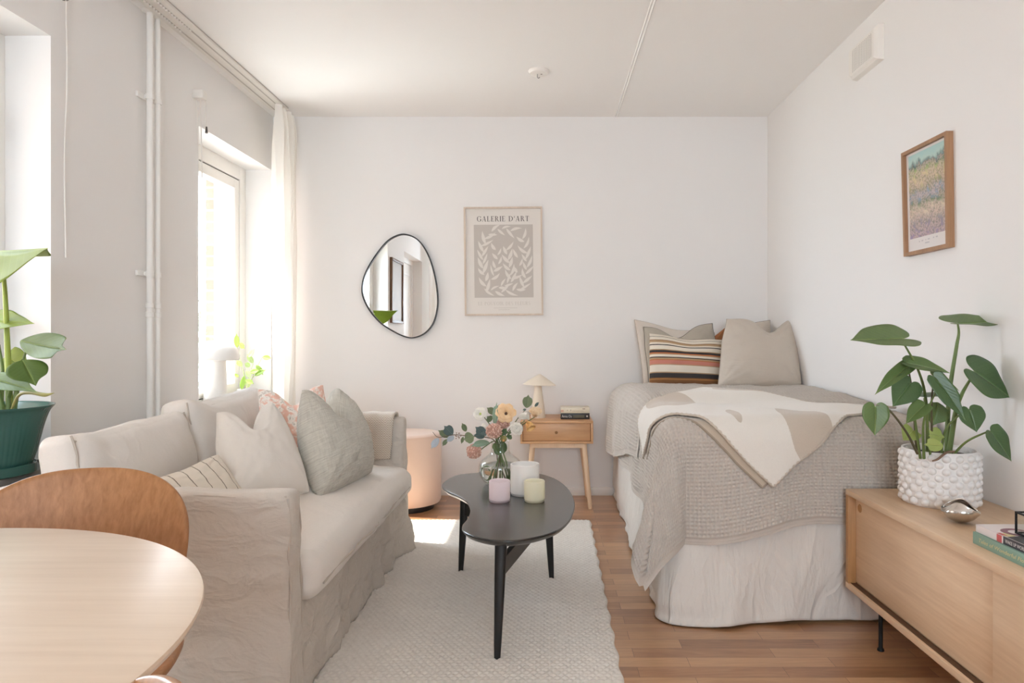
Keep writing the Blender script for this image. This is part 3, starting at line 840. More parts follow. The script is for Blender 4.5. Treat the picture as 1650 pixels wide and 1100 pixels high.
bm.faces.new(rings[0]); bm.faces.new(rings[-1][::-1])
o = from_bm('tabletop', bm, M['black'], ct, sharp=30)
legs = [((-0.156, 2.205), (-0.145, 2.24)), ((-0.376, 3.03), (-0.352, 3.01)), ((0.026, 2.94), (0.005, 2.925))]
def taper_leg(bm, foot, top, z0, z1, r0, r1, sq=True):
    n = 9
    for_ = []
    A = np.zeros((n, 16, 3)); an = np.linspace(0, 2*PI, 16, endpoint=False)
    for i in range(n):
        k = i/(n-1); r = r0+(r1-r0)*k**0.8
        cx = foot[0]+(top[0]-foot[0])*k; cy = foot[1]+(top[1]-foot[1])*k
        sx = np.sign(np.cos(an))*np.abs(np.cos(an))**0.55; sy = np.sign(np.sin(an))*np.abs(np.sin(an))**0.55
        A[i, :, 0] = cx+r*sx; A[i, :, 1] = cy+r*sy; A[i, :, 2] = z0+(z1-z0)*k
    bm_grid(bm, A)
for f, tp in legs:
    bm = bmesh.new(); taper_leg(bm, f, tp, 0.008, TZ-0.024, 0.0105, 0.021); from_bm('leg', bm, M['black_leg'], ct)
def bar(bm, a, b, z0, z1, t):
    a = np.array(a); b = np.array(b); d = (b-a)/np.linalg.norm(b-a); nn = np.array([-d[1], d[0]])*t/2
    q = [a+nn, a-nn, b-nn, b+nn]
    lo = [bm.verts.new((p[0], p[1], z0)) for p in q]; hi = [bm.verts.new((p[0], p[1], z1)) for p in q]
    bm.faces.new(lo[::-1]); bm.faces.new(hi)
    for i in range(4): bm.faces.new((lo[i], lo[(i+1) % 4], hi[(i+1) % 4], hi[i]))
bm = bmesh.new(); bar(bm, (-0.147, 2.235), (0.008, 2.92), 0.262, 0.318, 0.020)
bar(bm, (-0.352, 3.01), (-0.055, 2.65), 0.262, 0.318, 0.020)
from_bm('stretcher', bm, M['black_leg'], ct, smooth=False)

# ------------------------------------------------------------------ pouf
def pouf_mat():
    t = NT('blush_velvet'); t.set(Roughness=0.9, Sheen_Weight=0.5)
    t.color(lin((226, 197, 178))); t.normal(t.bump(t.noise(t.coord(), 500, 3), 0.1, 0.001)); return t.m
M['blush'] = pouf_mat()
pf = thing('pouf', 'round blush pink pouf between the sofa and the nightstand', 'pouf', (-0.85, 4.19, 0))
lathe('body', [(0, 0.035), (0.185, 0.035), (0.20, 0.04), (0.207, 0.055), (0.21, 0.25), (0.208, 0.43), (0.203, 0.45), (0.19, 0.459), (0.16, 0.462), (0, 0.465)], (-0.85, 4.19, 0), M['blush'], pf, 64)
lathe('plinth', [(0, 0.0), (0.165, 0.0), (0.165, 0.036), (0, 0.036)], (-0.85, 4.19, 0), M['black_leg'], pf, 48)

# ------------------------------------------------------------------ nightstand
M['oak_warm'] = wood('oak_warm', (178, 130, 88), (212, 166, 122), 'X', 1.0, 0.4, 9)
M['oak_pale'] = wood('oak_pale', (214, 182, 148), (232, 204, 174), 'Z', 1.0, 0.5, 9)
nx0, nx1, ny0, ny1, nz0, nz1 = -0.152, 0.288, 4.125, 4.495, 0.400, 0.537
ns = thing('nightstand', 'oak one-drawer nightstand beside the bed', 'nightstand', ((nx0+nx1)/2, (ny0+ny1)/2, 0))
bm = bmesh.new(); tk = 0.014
bm_box(bm, nx0, nx1, ny0, ny1, nz1-tk, nz1, 0.002); bm_box(bm, nx0, nx1, ny0, ny1, nz0, nz0+tk, 0.002)
bm_box(bm, nx0, nx0+tk, ny0, ny1, nz0+tk, nz1-tk, 0.001); bm_box(bm, nx1-tk, nx1, ny0, ny1, nz0+tk, nz1-tk, 0.001)
bm_box(bm, nx0+tk, nx1-tk, ny1-0.01, ny1, nz0+tk, nz1-tk)
from_bm('cabinet', bm, M['oak_warm'], ns)
dr = box('drawer', (nx0+tk+0.002, nx1-tk-0.002, ny0+0.012, ny0+0.34, nz0+tk+0.002, nz1-tk-0.002), M['oak_warm'], ns, 0.001)
bm = bmesh.new(); bm_lathe(bm, [(0, 0.016), (0.007, 0.0155), (0.009, 0.012), (0.006, 0.006), (0.0045, 0)], (0, 0, 0), 20)
bmesh.ops.transform(bm, matrix=Matrix.Translation((0.065, ny0+0.012, 0.467)) @ Matrix.Rotation(PI/2, 4, 'X'), verts=bm.verts)
from_bm('knob', bm, plain('bronze', (128, 92, 58), 0.35, 0.8), dr)
bm = bmesh.new()
bar(bm, (nx0+0.07, ny0+0.035), (nx1-0.05, ny0+0.035), nz0-0.028, nz0, 0.03); bar(bm, (nx0+0.07, ny1-0.045), (nx1-0.05, ny1-0.045), nz0-0.028, nz0, 0.03)
bar(bm, (nx0+0.08, ny0+0.04), (nx1-0.06, ny1-0.05), nz0-0.028, nz0, 0.028); bar(bm, (nx0+0.08, ny1-0.05), (nx1-0.06, ny0+0.04), nz0-0.0281, nz0, 0.028)
from_bm('underframe', bm, M['oak_pale'], ns, smooth=False)
for sx in (0, 1):
    for sy in (0, 1):
        tx = nx1-0.055 if sx else nx0+0.075; ty = ny1-0.05 if sy else ny0+0.04
        fx = tx+(0.04 if sx else -0.04); fy = ty+(0.025 if sy else -0.012)
        bm = bmesh.new(); bm_tube(bm, [(fx, fy, 0.0), (fx+(tx-fx)*0.5, fy+(ty-fy)*0.5, nz0/2), (tx, ty, nz0)], np.array([0.0125, 0.015, 0.0175]), 16, 0)
        from_bm('leg', bm, M['oak_pale'], ns)

# ------------------------------------------------------------------ dining table and chairs
M['table_oak'] = wood('table_oak', (206, 180, 154), (228, 206, 182), 'X', 0.6, 0.30, 10, 0.25)
M['chair_oak'] = wood('chair_oak', (144, 94, 52), (180, 128, 82), 'Z', 1.0, 0.42, 75, dist=0.5)
tc = (-0.835, 0.615); TR_ = 0.472; DT = 0.742
dt = thing('dining_table', 'round pale oak dining table in the near left corner', 'table', (tc[0], tc[1], 0))
prof = [(0, DT), (TR_-0.006, DT), (TR_-0.001, DT-0.0015), (TR_, DT-0.005), (TR_-0.003, DT-0.011), (TR_-0.03, DT-0.022), (TR_-0.06, DT-0.026), (0, DT-0.026)]
lathe('tabletop', prof, (tc[0], tc[1], 0), M['table_oak'], dt, 160, sharp=30)
lathe('pedestal', [(0, 0.0), (0.27, 0.0), (0.275, 0.01), (0.26, 0.02), (0.06, 0.05), (0.04, 0.12), (0.036, 0.6), (0.06, DT-0.04), (0.10, DT-0.027), (0, DT-0.027)], (tc[0], tc[1], 0), M['table_oak'], dt, 48)
def make_chair(label, x, y, rz):
    """moulded plywood chair, local frame: seat centre at the origin, sitter looks along -Y"""
    T = thing('dining_chair', label, 'chair', (0, 0, 0), 'dining chairs')
    # backrest: wide rounded panel curved around the sitter
    n, m = 44, 30
    u = np.linspace(-1, 1, n); v = np.linspace(-1, 1, m); U, V = np.meshgrid(u, v, indexing='ij')
    # squircle parameterisation
    r = np.maximum(np.abs(U), np.abs(V)); an = np.arctan2(V, U)
    p = 2.6; rr = r/((np.abs(np.cos(an))**p+np.abs(np.sin(an))**p)**(1/p)+1e-9)
    a = rr*np.cos(an); b = rr*np.sin(an)
    hw, hh = 0.208, 0.155
    X = a*hw*(1+0.02*b); Zc = 0.609+b*hh
    Yb = 0.215+0.055*b-0.26*X**2/0.23*0.9
    bk = from_grid('backrest', np.stack([X, Yb, Zc], -1), M['chair_oak'], T); solidify(bk, 0.011, 0)
    bv = bk.modifiers.new('round', 'BEVEL'); bv.width = 0.003; bv.segments = 2; bv.limit_method = 'ANGLE'
    a2 = rr*np.cos(an); b2 = rr*np.sin(an)
    X = a2*0.236*(1-0.05*b2); Yb = b2*0.21-0.0
    Zs = 0.452+0.012*(np.abs(a2)**3)-0.02*np.exp(-((b2+1.0)/0.25)**2)-0.008*(1-a2**2)*(1-b2**2)+0.035*np.clip(b2-0.6, 0, 1)**2/0.16*0.6
    st = from_grid('seat', np.stack([X, Yb, Zs], -1), M['chair_oak'], T); solidify(st, 0.012, 0)
    box('back_bracket', (-0.035, 0.035, 0.165, 0.178, 0.44, 0.56), M['chair_oak'], T, 0.003)
    for sx in (-1, 1):
        for sy in (-1, 1):
            bm = bmesh.new(); bm_tube(bm, [(sx*0.19, sy*0.19, 0), (sx*0.15, sy*0.15, 0.445)], np.linspace(0.010, 0.015, 9)[:2], 14)
            from_bm('leg', bm, M['chair_oak'], T)
    T.location = (x, y, 0); T.rotation_euler = (0, 0, rz)
    return T
make_chair('oak plywood dining chair between the round table and the sofa arm', -0.905, 1.20, 0.24)
make_chair('oak plywood dining chair with only its top edge showing below the round table', -0.487, 0.360, -1.0)

# ------------------------------------------------------------------ sideboard
M['oak_side'] = wood('oak_sideboard', (204, 170, 136), (230, 202, 170), 'Y', 1.0, 0.4, 8)
M['oak_inner'] = wood('oak_inner', (150, 106, 62), (190, 146, 98), 'Z', 1.0, 0.5, 10)
bx0, bx1, by0, by1, bz0, bz1 = 1.072, 1.462, 0.78, 2.440, 0.152, 0.503
sb = thing('sideboard', 'low oak sideboard with sliding doors along the right wall', 'sideboard', ((bx0+bx1)/2, (by0+by1)/2, 0))
tk = 0.020
box('top', (bx0, bx1, by0, by1, bz1-tk, bz1), M['oak_side'], sb, 0.0015)
box('bottom', (bx0, bx1, by0, by1, bz0, bz0+tk), M['oak_side'], sb, 0.0015)
box('side_panel', (bx0+0.001, bx1, by1-tk, by1, bz0+tk, bz1-tk), M['oak_inner'], sb, 0.001)
box('side_panel', (bx0+0.001, bx1, by0, by0+tk, bz0+tk, bz1-tk), M['oak_inner'], sb, 0.001)
box('back_panel', (bx1-0.012, bx1, by0+tk, by1-tk, bz0+tk, bz1-tk), M['oak_inner'], sb, 0)
def door(name, xa, xb, ya, yb, holey):
    o = box(name, (xa, xb, ya, yb, bz0+tk+0.005, bz1-tk-0.003), M['oak_side'], sb, 0.001)
    bm = bmesh.new(); bm_lathe(bm, [(0.0, 0.0), (0.0105, 0.0), (0.0135, 0.0012), (0.0145, 0.0)], (0, 0, 0), 32)
    bmesh.ops.transform(bm, matrix=Matrix.Translation((xa-0.0004, holey, bz1-0.058)) @ Matrix.Rotation(-PI/2, 4, 'Y'), verts=bm.verts)
    from_bm('finger_hole', bm, M['oak_inner'], o)
    return o
door('door', bx0+0.028, bx0+0.042, 1.60, by1-tk-0.001, by1-0.052)
door('door', bx0+0.012, bx0+0.026, by0+tk+0.001, 1.655, by0+0.08)
bm = bmesh.new()
for xx in (bx0+0.010, bx0+0.027): bm_box(bm, xx, xx+0.0025, by0+tk, by1-tk, bz0+tk, bz0+tk+0.002)
bm_box(bm, bx0+0.0125, bx0+0.027, 1.656, by1-tk-0.001, bz0+tk, bz0+tk+0.0012)
from_bm('door_track', bm, plain('track_brown', (92, 62, 36), 0.7), sb, smooth=False)
for lx, ly in ((bx0+0.045, by1-0.165), (bx1-0.04, by1-0.165), (bx0+0.045, by0+0.165), (bx1-0.04, by0+0.165)):
    bm = bmesh.new(); bm_lathe(bm, [(0, 0.0), (0.011, 0.0), (0.0115, 0.003), (0.0095, 0.008), (0.007, 0.010), (0.007, 0.150), (0, 0.150)], (lx, ly, 0), 20)
    from_bm('leg', bm, plain('black_metal', (16, 16, 17), 0.4, 0.3), sb)
# ------------------------------------------------------------------ bed
BX0, BX1, BY0, BY1, BZ = 0.482, 1.452, 2.545, 4.495, 0.725
CE = 0.050          # how far the coverlet hangs outside the mattress
bed = thing('bed', 'bed with white mattress and long white linen skirt in the right corner', 'bed', ((BX0+BX1)/2, (BY0+BY1)/2, 0))
M['bed_white'] = cloth('white_bed_linen', (226, 221, 214), (215, 209, 201), 900, 0.9, 6, (1, 1, 0.35), wdist=0.012)
def bedtop(t, s=None):
    return BZ+0.012*np.sin(PI*np.clip((t-BY0)/1.75, 0, 1))
soft_box('mattress', ((BX0+BX1)/2, (BY0+BY1)/2, 0.515), ((BX1-BX0)/2, (BY1-BY0)/2, 0.20), M['bed_white'], bed, 0.05, cuts=16, noise=0.002)
# skirt: flat path of the hem, then dropped with soft folds
path = [(BX0-0.022, 4.49), (BX0-0.022, 3.5), (BX0-0.022, 2.80), (BX0-0.022, BY0+0.08), (BX0-0.008, BY0-0.004), (BX0+0.09, BY0-0.026), (0.95, BY0-0.03), (1.30, BY0-0.03), (1.45, BY0-0.03)]
pp = catmull([(x, y, 0) for x, y in path], 60)[:, :2]
d = np.concatenate([[0], np.cumsum(np.linalg.norm(np.diff(pp, axis=0), axis=1))]); nu = 420
L = np.linspace(0, d[-1], nu); pp = np.stack([np.interp(L, d, pp[:, 0]), np.interp(L, d, pp[:, 1])], -1)
tn = np.gradient(pp, axis=0); tn /= np.linalg.norm(tn, axis=1)[:, None]; nm = np.stack([tn[:, 1], -tn[:, 0]], -1)
nm = np.where((nm @ np.array([-1, -1]))[:, None] < 0, -nm, nm)
for _ in range(30): nm = (np.roll(nm, 1, 0)+nm+np.roll(nm, -1, 0))/3; nm[0] = nm[1]; nm[-1] = nm[-2]
nm /= np.linalg.norm(nm, axis=1)[:, None]
K = np.linspace(0, 1, 60)[None, :]; Lg = L[:, None]
cornr = np.exp(-((Lg-2.06)/0.16)**2)
off = 0.000+0.035*K**1.5+cornr*0.05*K**1.6+(0.008+0.026*K)*fbm(Lg*3.3+K*0.35, K*0.8+1, 41, 3)+0.006*K*ridged(Lg*5+K*0.8, K*1.2, 43, 3)
off = off-0.022*np.exp(-((K-0.96)/0.05)**2)*sstep(-.1, .4, vnoise(Lg*2.5, K*0, 45))
Zs = 0.62-0.615*K+0.02*K*np.clip(fbm(Lg*4, K*0+2, 46, 2), 0, 1)+0.02*K**4*np.exp(-((Lg-2.75)/0.06)**2)
A = np.zeros((nu, 60, 3)); A[..., 0] = pp[:, None, 0]+nm[:, None, 0]*off; A[..., 1] = pp[:, None, 1]+nm[:, None, 1]*off; A[..., 2] = Zs
A[..., 0] = np.minimum(A[..., 0], XR-0.016)
sk = from_grid('bed_skirt', A, M['bed_white'], bed); solidify(sk, 0.003, 0)
# white duvet cover showing at the left below the coverlet
o = soft_box('duvet', ((BX0+BX1)/2-0.005, (BY0+4.42)/2, 0.655), ((BX1-BX0)/2-0.004, (4.42-BY0)/2-0.004, 0.055), M['bed_white'], bed, 0.055, cuts=16, noise=0.002, seed=4)

# ------------------------------------------------------------------ draping on the bed
R = 0.075
def drape(s, t, off, cone=0.30, flare=0.05, seed=0, hang_wave=1.0):
    s, t, off = np.broadcast_arrays(np.asarray(s, float), np.asarray(t, float), np.asarray(off, float))
    ex, ey = BX0-CE+R, BY0-CE+R
    a = np.maximum(ex-s, 0); b = np.maximum(ey-t, 0); r = np.hypot(a, b)
    ph = np.arctan2(b, a+1e-9)
    dx = -np.cos(ph)*(r > 0); dy = -np.sin(ph)*(r > 0)
    th = np.minimum(r/R, PI/2); dp = np.maximum(r-R*PI/2, 0)
    both = np.sin(2*ph)**2*(a > 0)*(b > 0)
    h = (R+off)*np.sin(th)+dp*flare+dp*cone*both
    al = np.where(b > a, s, t)          # run along the edge
    wave = hang_wave*(0.016*fbm(al*4.2+seed, dp*1.5, 55+seed, 3)+0.012*np.sin(al*13+seed*2))*np.clip(dp/0.3, 0, 1)
    fold = 0.055*np.sin(ph*6.0-0.9)*dp*1.5*(a > 0)*(b > 0)*np.sin(2*ph)
    h = h+wave+fold
    x = np.where(a > 0, ex, s)+dx*h; y = np.where(b > 0, ey, t)+dy*h
    zt = bedtop(np.maximum(t, ey))
    z = zt-R+(R+off)*np.cos(th)-dp*np.sqrt(np.maximum(1-flare**2-(cone*both)**2*0.9, 0.2))
    return np.stack([x, y, z], -1)

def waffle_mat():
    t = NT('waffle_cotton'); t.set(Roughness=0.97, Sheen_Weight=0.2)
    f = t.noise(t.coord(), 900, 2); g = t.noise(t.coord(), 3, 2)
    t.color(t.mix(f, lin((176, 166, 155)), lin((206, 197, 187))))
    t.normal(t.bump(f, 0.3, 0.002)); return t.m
CELL = 0.0150
YF = 4.14; rf = 0.012
# cloth rows: front hem -> bed -> fold -> back towards the foot
nr = 900; ns_ = 430
q_front = 0.505; total_top = (YF-(BY0-CE+R)); half = PI*rf; q_back = 1.12
Ltot = q_front+total_top+half+q_back
q = np.linspace(0, Ltot, nr)
t = np.empty(nr); offs = np.empty(nr)
for i, qq in enumerate(q):
    if qq < q_front+total_top: t[i] = (BY0-CE+R)-q_front+qq; offs[i] = 0.004
    elif qq < q_front+total_top+half:
        an = (qq-q_front-total_top)/rf; t[i] = YF+rf*math.sin(an); offs[i] = 0.004+rf*(1-math.cos(an))
    else:
        t[i] = YF-(qq-q_front-total_top-half); offs[i] = 0.004+2*rf
k2 = np.clip((q-(q_front+total_top))/half, 0, 1)
left1 = 0.44+0.02*np.sin(q*3); left2 = 0.27+0.15*sstep(3.0, 4.05, t)
ov = left1*(1-k2)+left2*k2
s0 = (BX0-CE+R)-ov; s1 = np.full(nr, 1.447)
u = np.linspace(0, 1, ns_)
# keep the weave square to the bed: sample columns at fixed s where possible
S = s0[None, :]+(s1-s0)[None, :]*u[:, None]
Tt = np.broadcast_to(t[None, :], S.shape).copy(); O = np.broadcast_to(offs[None, :], S.shape).copy(); Q = np.broadcast_to(q[None, :], S.shape)
K2 = np.broadcast_to(k2[None, :], S.shape)
# the front hem lies a little askew
front = (1-K2)*np.clip(((BY0+R)-Tt)/q_front, 0, 1)
Tt = Tt+front*(0.085*sstep(0.55, 1.0, S)-0.02*S+0.035)
O = O+0.006*K2*(0.5+fbm(S*4, Tt*5, 61, 3))*sstep(0.0, 0.3, Ltot-Q)-(2*rf-0.009)*K2*sstep(0.35, 0.0, Ltot-Q)
O = O+0.010*fbm(S*3.2, Tt*3.0, 63, 3)+0.004*ridged(S*5+Tt, Tt*4, 66, 2)
D = drape(S, Tt, O, 0.33, 0.045, 2)
Dl = D.copy()
# second layer hangs outside the first at the left
N = normals_of(D)
sgn = np.where(K2 > 0.5, -1, 1)
wx = np.abs(np.cos(PI*S/CELL))**3.2; wy = np.abs(np.cos(PI*Q/CELL))**3.2
hem = np.minimum(np.minimum(q[None, :], Ltot-q[None, :]), (S-s0[None, :]))
hh = np.where(hem < 0.028, 0.0015+0.001*np.sin(hem*600), 0.0085*np.maximum(wx, wy))
hh = hh*(0.85+0.5*vnoise(S*40, Q*40, 68))
up = np.cos(PI*K2)
D = D+N*(up*hh)[..., None]
D[..., 2] = np.maximum(D[..., 2], 0.01)
D[..., 0] = np.minimum(D[..., 0], XR-0.008)
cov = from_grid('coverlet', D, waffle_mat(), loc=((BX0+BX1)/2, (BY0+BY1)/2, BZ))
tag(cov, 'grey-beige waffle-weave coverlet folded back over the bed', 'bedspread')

# ------------------------------------------------------------------ throw with a hanging corner
def throw_mat(name, base, blob, on):
    t = NT(name); t.set(Roughness=1.0, Sheen_Weight=0.4)
    v = t.coord('UV'); f = t.noise(t.coord(), 260, 3, 0.6)
    c = t.mix(f, tuple(np.array(lin(base))*0.93), lin(base))
    if on:
        sp = t.new('ShaderNodeSeparateXYZ'); t.link(v, sp.inputs[0])
        m = None
        for cx, cy_, rx, ry in ((0.965, 2.56, 0.088, 0.19), (0.715, 2.60, 0.020, 0.085), (0.55, 2.93, 0.10, 0.13), (0.95, 3.10, 0.2, 0.07)):
            ex = t.math('POWER', t.math('ABSOLUTE', t.math('DIVIDE', t.math('SUBTRACT', sp.outputs[0], cx), rx)), 2.0)
            ey = t.math('POWER', t.math('ABSOLUTE', t.math('DIVIDE', t.math('SUBTRACT', sp.outputs[1], cy_), ry)), 2.0)
            g = t.math('LESS_THAN', t.math('ADD', t.math('ADD', ex, ey), t.math('MULTIPLY', f, 0.12)), 1.0)
            m = g if m is None else t.math('MAXIMUM', m, g)
        c = t.mix(m, c, t.mix(f, tuple(np.array(lin(blob))*0.93), lin(blob)))
    t.color(c); t.normal(t.bump(f, 0.5, 0.004)); return t.m
cF, cR, cT, cL = [np.array(p) for p in ((0.735, 3.15), (1.435, 2.80), (0.815, 2.315), (0.27, 2.86))]
def throw_pts(n, m, shift, off, wob):
    a = np.linspace(0, 1, n)[:, None, None]; b = np.linspace(0, 1, m)[None, :, None]
    st = (cF*(1-a)+cR*a)*(1-b)+(cL*(1-a)+cT*a)*b+np.array(shift)
    st = st.copy()
    a2, b2 = a[..., 0], b[..., 0]
    st[..., 0] += 0.010*np.sin(b2*7+wob)*(1-a2)*(1-b2)+0.012*fbm(a2*4, b2*4, 71, 2)
    st[..., 1] += 0.012*fbm(a2*4+5, b2*4, 72, 2)
    s, t = st[..., 0], st[..., 1]
    o = off+0.040*sstep(2.93, 3.06, t)+0.010*np.clip(fbm(s*5, t*5, 74, 3), -0.2, 1)+0.006*np.sin(t*16+s*11)*sstep(2.5, 2.7, t)
    return drape(s, t, o, 0.05, 0.05, 2, 1.0), st
Dm, st = throw_pts(120, 120, (0, 0), 0.026, 0)
Tw = thing('throw_blanket', 'off-white wool throw with beige shapes laid across the bed, corner hanging at the foot', 'blanket', (0.8, 2.8, BZ))
o = from_grid('cloth', Dm, throw_mat('cream_throw', (229, 223, 214), (200, 186, 170), True), Tw, uv=st); solidify(o, 0.008, 0)
def edge_of(Dx): return np.concatenate([Dx[:, 0], Dx[-1, 1:], Dx[-2::-1, -1], Dx[0, -2:0:-1]])
e = edge_of(Dm)
e = e[::1]; rr = 0.0052+0.0012*np.sin(np.arange(len(e))*2.1)
bm = bmesh.new(); bm_tube(bm, e, rr, 6, closed=True); from_bm('stitched_edge', bm, cloth('blanket_stitch', (214, 203, 188), (190, 176, 160), 900), o, sharp=None)
Du, st2 = throw_pts(120, 120, (-0.034, -0.006), 0.012, 1)
o2 = from_grid('lining', Du, throw_mat('beige_lining', (190, 175, 156), (190, 175, 156), False), Tw, uv=st2); solidify(o2, 0.007, 0)
o2['label'] = 'beige under-layer of the folded throw'
e = edge_of(Du); bm = bmesh.new(); bm_tube(bm, e, 0.005, 6, closed=True); from_bm('stitched_edge', bm, cloth('lining_stitch', (176, 162, 144), (150, 136, 120), 900), o2, sharp=None)

# ------------------------------------------------------------------ pillows at the head
M['pil_light'] = cloth('oat_linen', (222, 213, 203), (208, 198, 187), 900, 0.2, 6)
M['pil_grey'] = cloth('taupe_linen', (188, 180, 166), (172, 163, 149), 900, 0.2, 6)
M['pil_beige'] = cloth('beige_linen', (205, 194, 181), (190, 179, 166), 900, 0.22, 6, (0.5, 1, 1.6))
M['pipe_dark'] = plain('dark_piping', (92, 86, 78), 0.9)
M['pipe_beige'] = plain('beige_piping', (176, 164, 150), 0.9)
def stripe_mat():
    t = NT('striped_weave'); t.set(Roughness=0.95)
    v = t.coord('UV'); sp = t.new('ShaderNodeSeparateXYZ'); t.link(v, sp.inputs[0])
    cr = (222, 212, 196); dk = (58, 54, 54); tan = (176, 146, 112); org = (186, 112, 72); pk = (196, 128, 112); br = (128, 88, 54)
    S_ = [(0, cr), (0.03, dk), (0.045, br), (0.115, (166, 118, 70)), (0.135, br), (0.15, dk), (0.235, tan), (0.255, cr), (0.385, tan), (0.40, pk), (0.475, org), (0.49, tan), (0.52, dk), (0.54, cr), (0.585, tan), (0.6, org), (0.625, dk), (0.665, tan), (0.685, cr), (0.765, dk), (0.785, cr), (0.82, tan), (0.86, br), (0.875, cr), (0.93, dk), (0.94, cr)]
    st_ = [(p, lin(c)) for p, c in S_]
    t.color(t.ramp(sp.outputs[1], st_, 'CONSTANT')); t.normal(t.bump(t.noise(t.coord(scale=(1, 1, 12)), 120, 2), 0.2, 0.002)); return t.m
GB = 'pillows at the head of the bed'
def bedpillow(label, a, b, c, d, th, mat, pipe=None, pr=0.003, **k):
    T = thing('pillow', label, 'pillow', (P(*a)+P(*b)+P(*c)+P(*d))/4, GB)
    o, pts = pillow('cover', P(*a), P(*b), P(*c), P(*d), th, mat, T, **k)
    if pipe: piping(pts, pr, pipe, T)
    return T
bedpillow('pale oat pillow at the back left of the bed, against the wall', (1021, 515, 4.40), (1152, 536, 4.42), (1158, 618, 4.34), (1037, 618, 4.34), 0.12, M['pil_light'], M['pipe_beige'], 0.0025, chop=0.05, pinch=0.03, seed=21, wr=0.004)
bedpillow('taupe pillow with dark piping behind the striped pillow', (1033, 527, 4.31), (1152, 521, 4.33), (1162, 622, 4.24), (1046, 622, 4.22), 0.12, M['pil_grey'], M['pipe_dark'], 0.0028, chop=0.20, chopx=-0.05, pinch=0.03, seed=23, wr=0.005)
bedpillow('cream and rust lumbar pillow mostly hidden between the striped and beige pillows', (1130, 556, 4.41), (1169, 527, 4.41), (1170, 618, 4.36), (1130, 618, 4.36), 0.05, plain('rust_weave', (168, 110, 70), 0.95, var=0.1), None, pinch=0.03, seed=25)
bedpillow('oblong pillow with black, rust and tan stripes at the front left of the bed', (1045, 537, 4.19), (1172, 548, 4.17), (1172, 626, 4.09), (1046, 623, 4.10), 0.11, stripe_mat(), None, chop=0.06, pinch=0.02, seed=27, wr=0.003)
bedpillow('beige pillow standing behind the large front beige pillow by the right wall', (1176, 520, 4.40), (1241, 516, 4.41), (1246, 621, 4.34), (1170, 621, 4.34), 0.12, M['pil_beige'], M['pipe_dark'], 0.002, chop=0.02, pinch=0.02, seed=29, wr=0.004)
bedpillow('large plain beige linen pillow at the front right of the bed', (1165, 514, 4.13), (1282, 513, 4.16), (1292, 627, 3.87), (1157, 623, 3.85), 0.17, M['pil_beige'], M['pipe_beige'], 0.0025, chop=0.22, chopx=0.25, pinch=0.015, seed=31, wr=0.006, power=0.48)
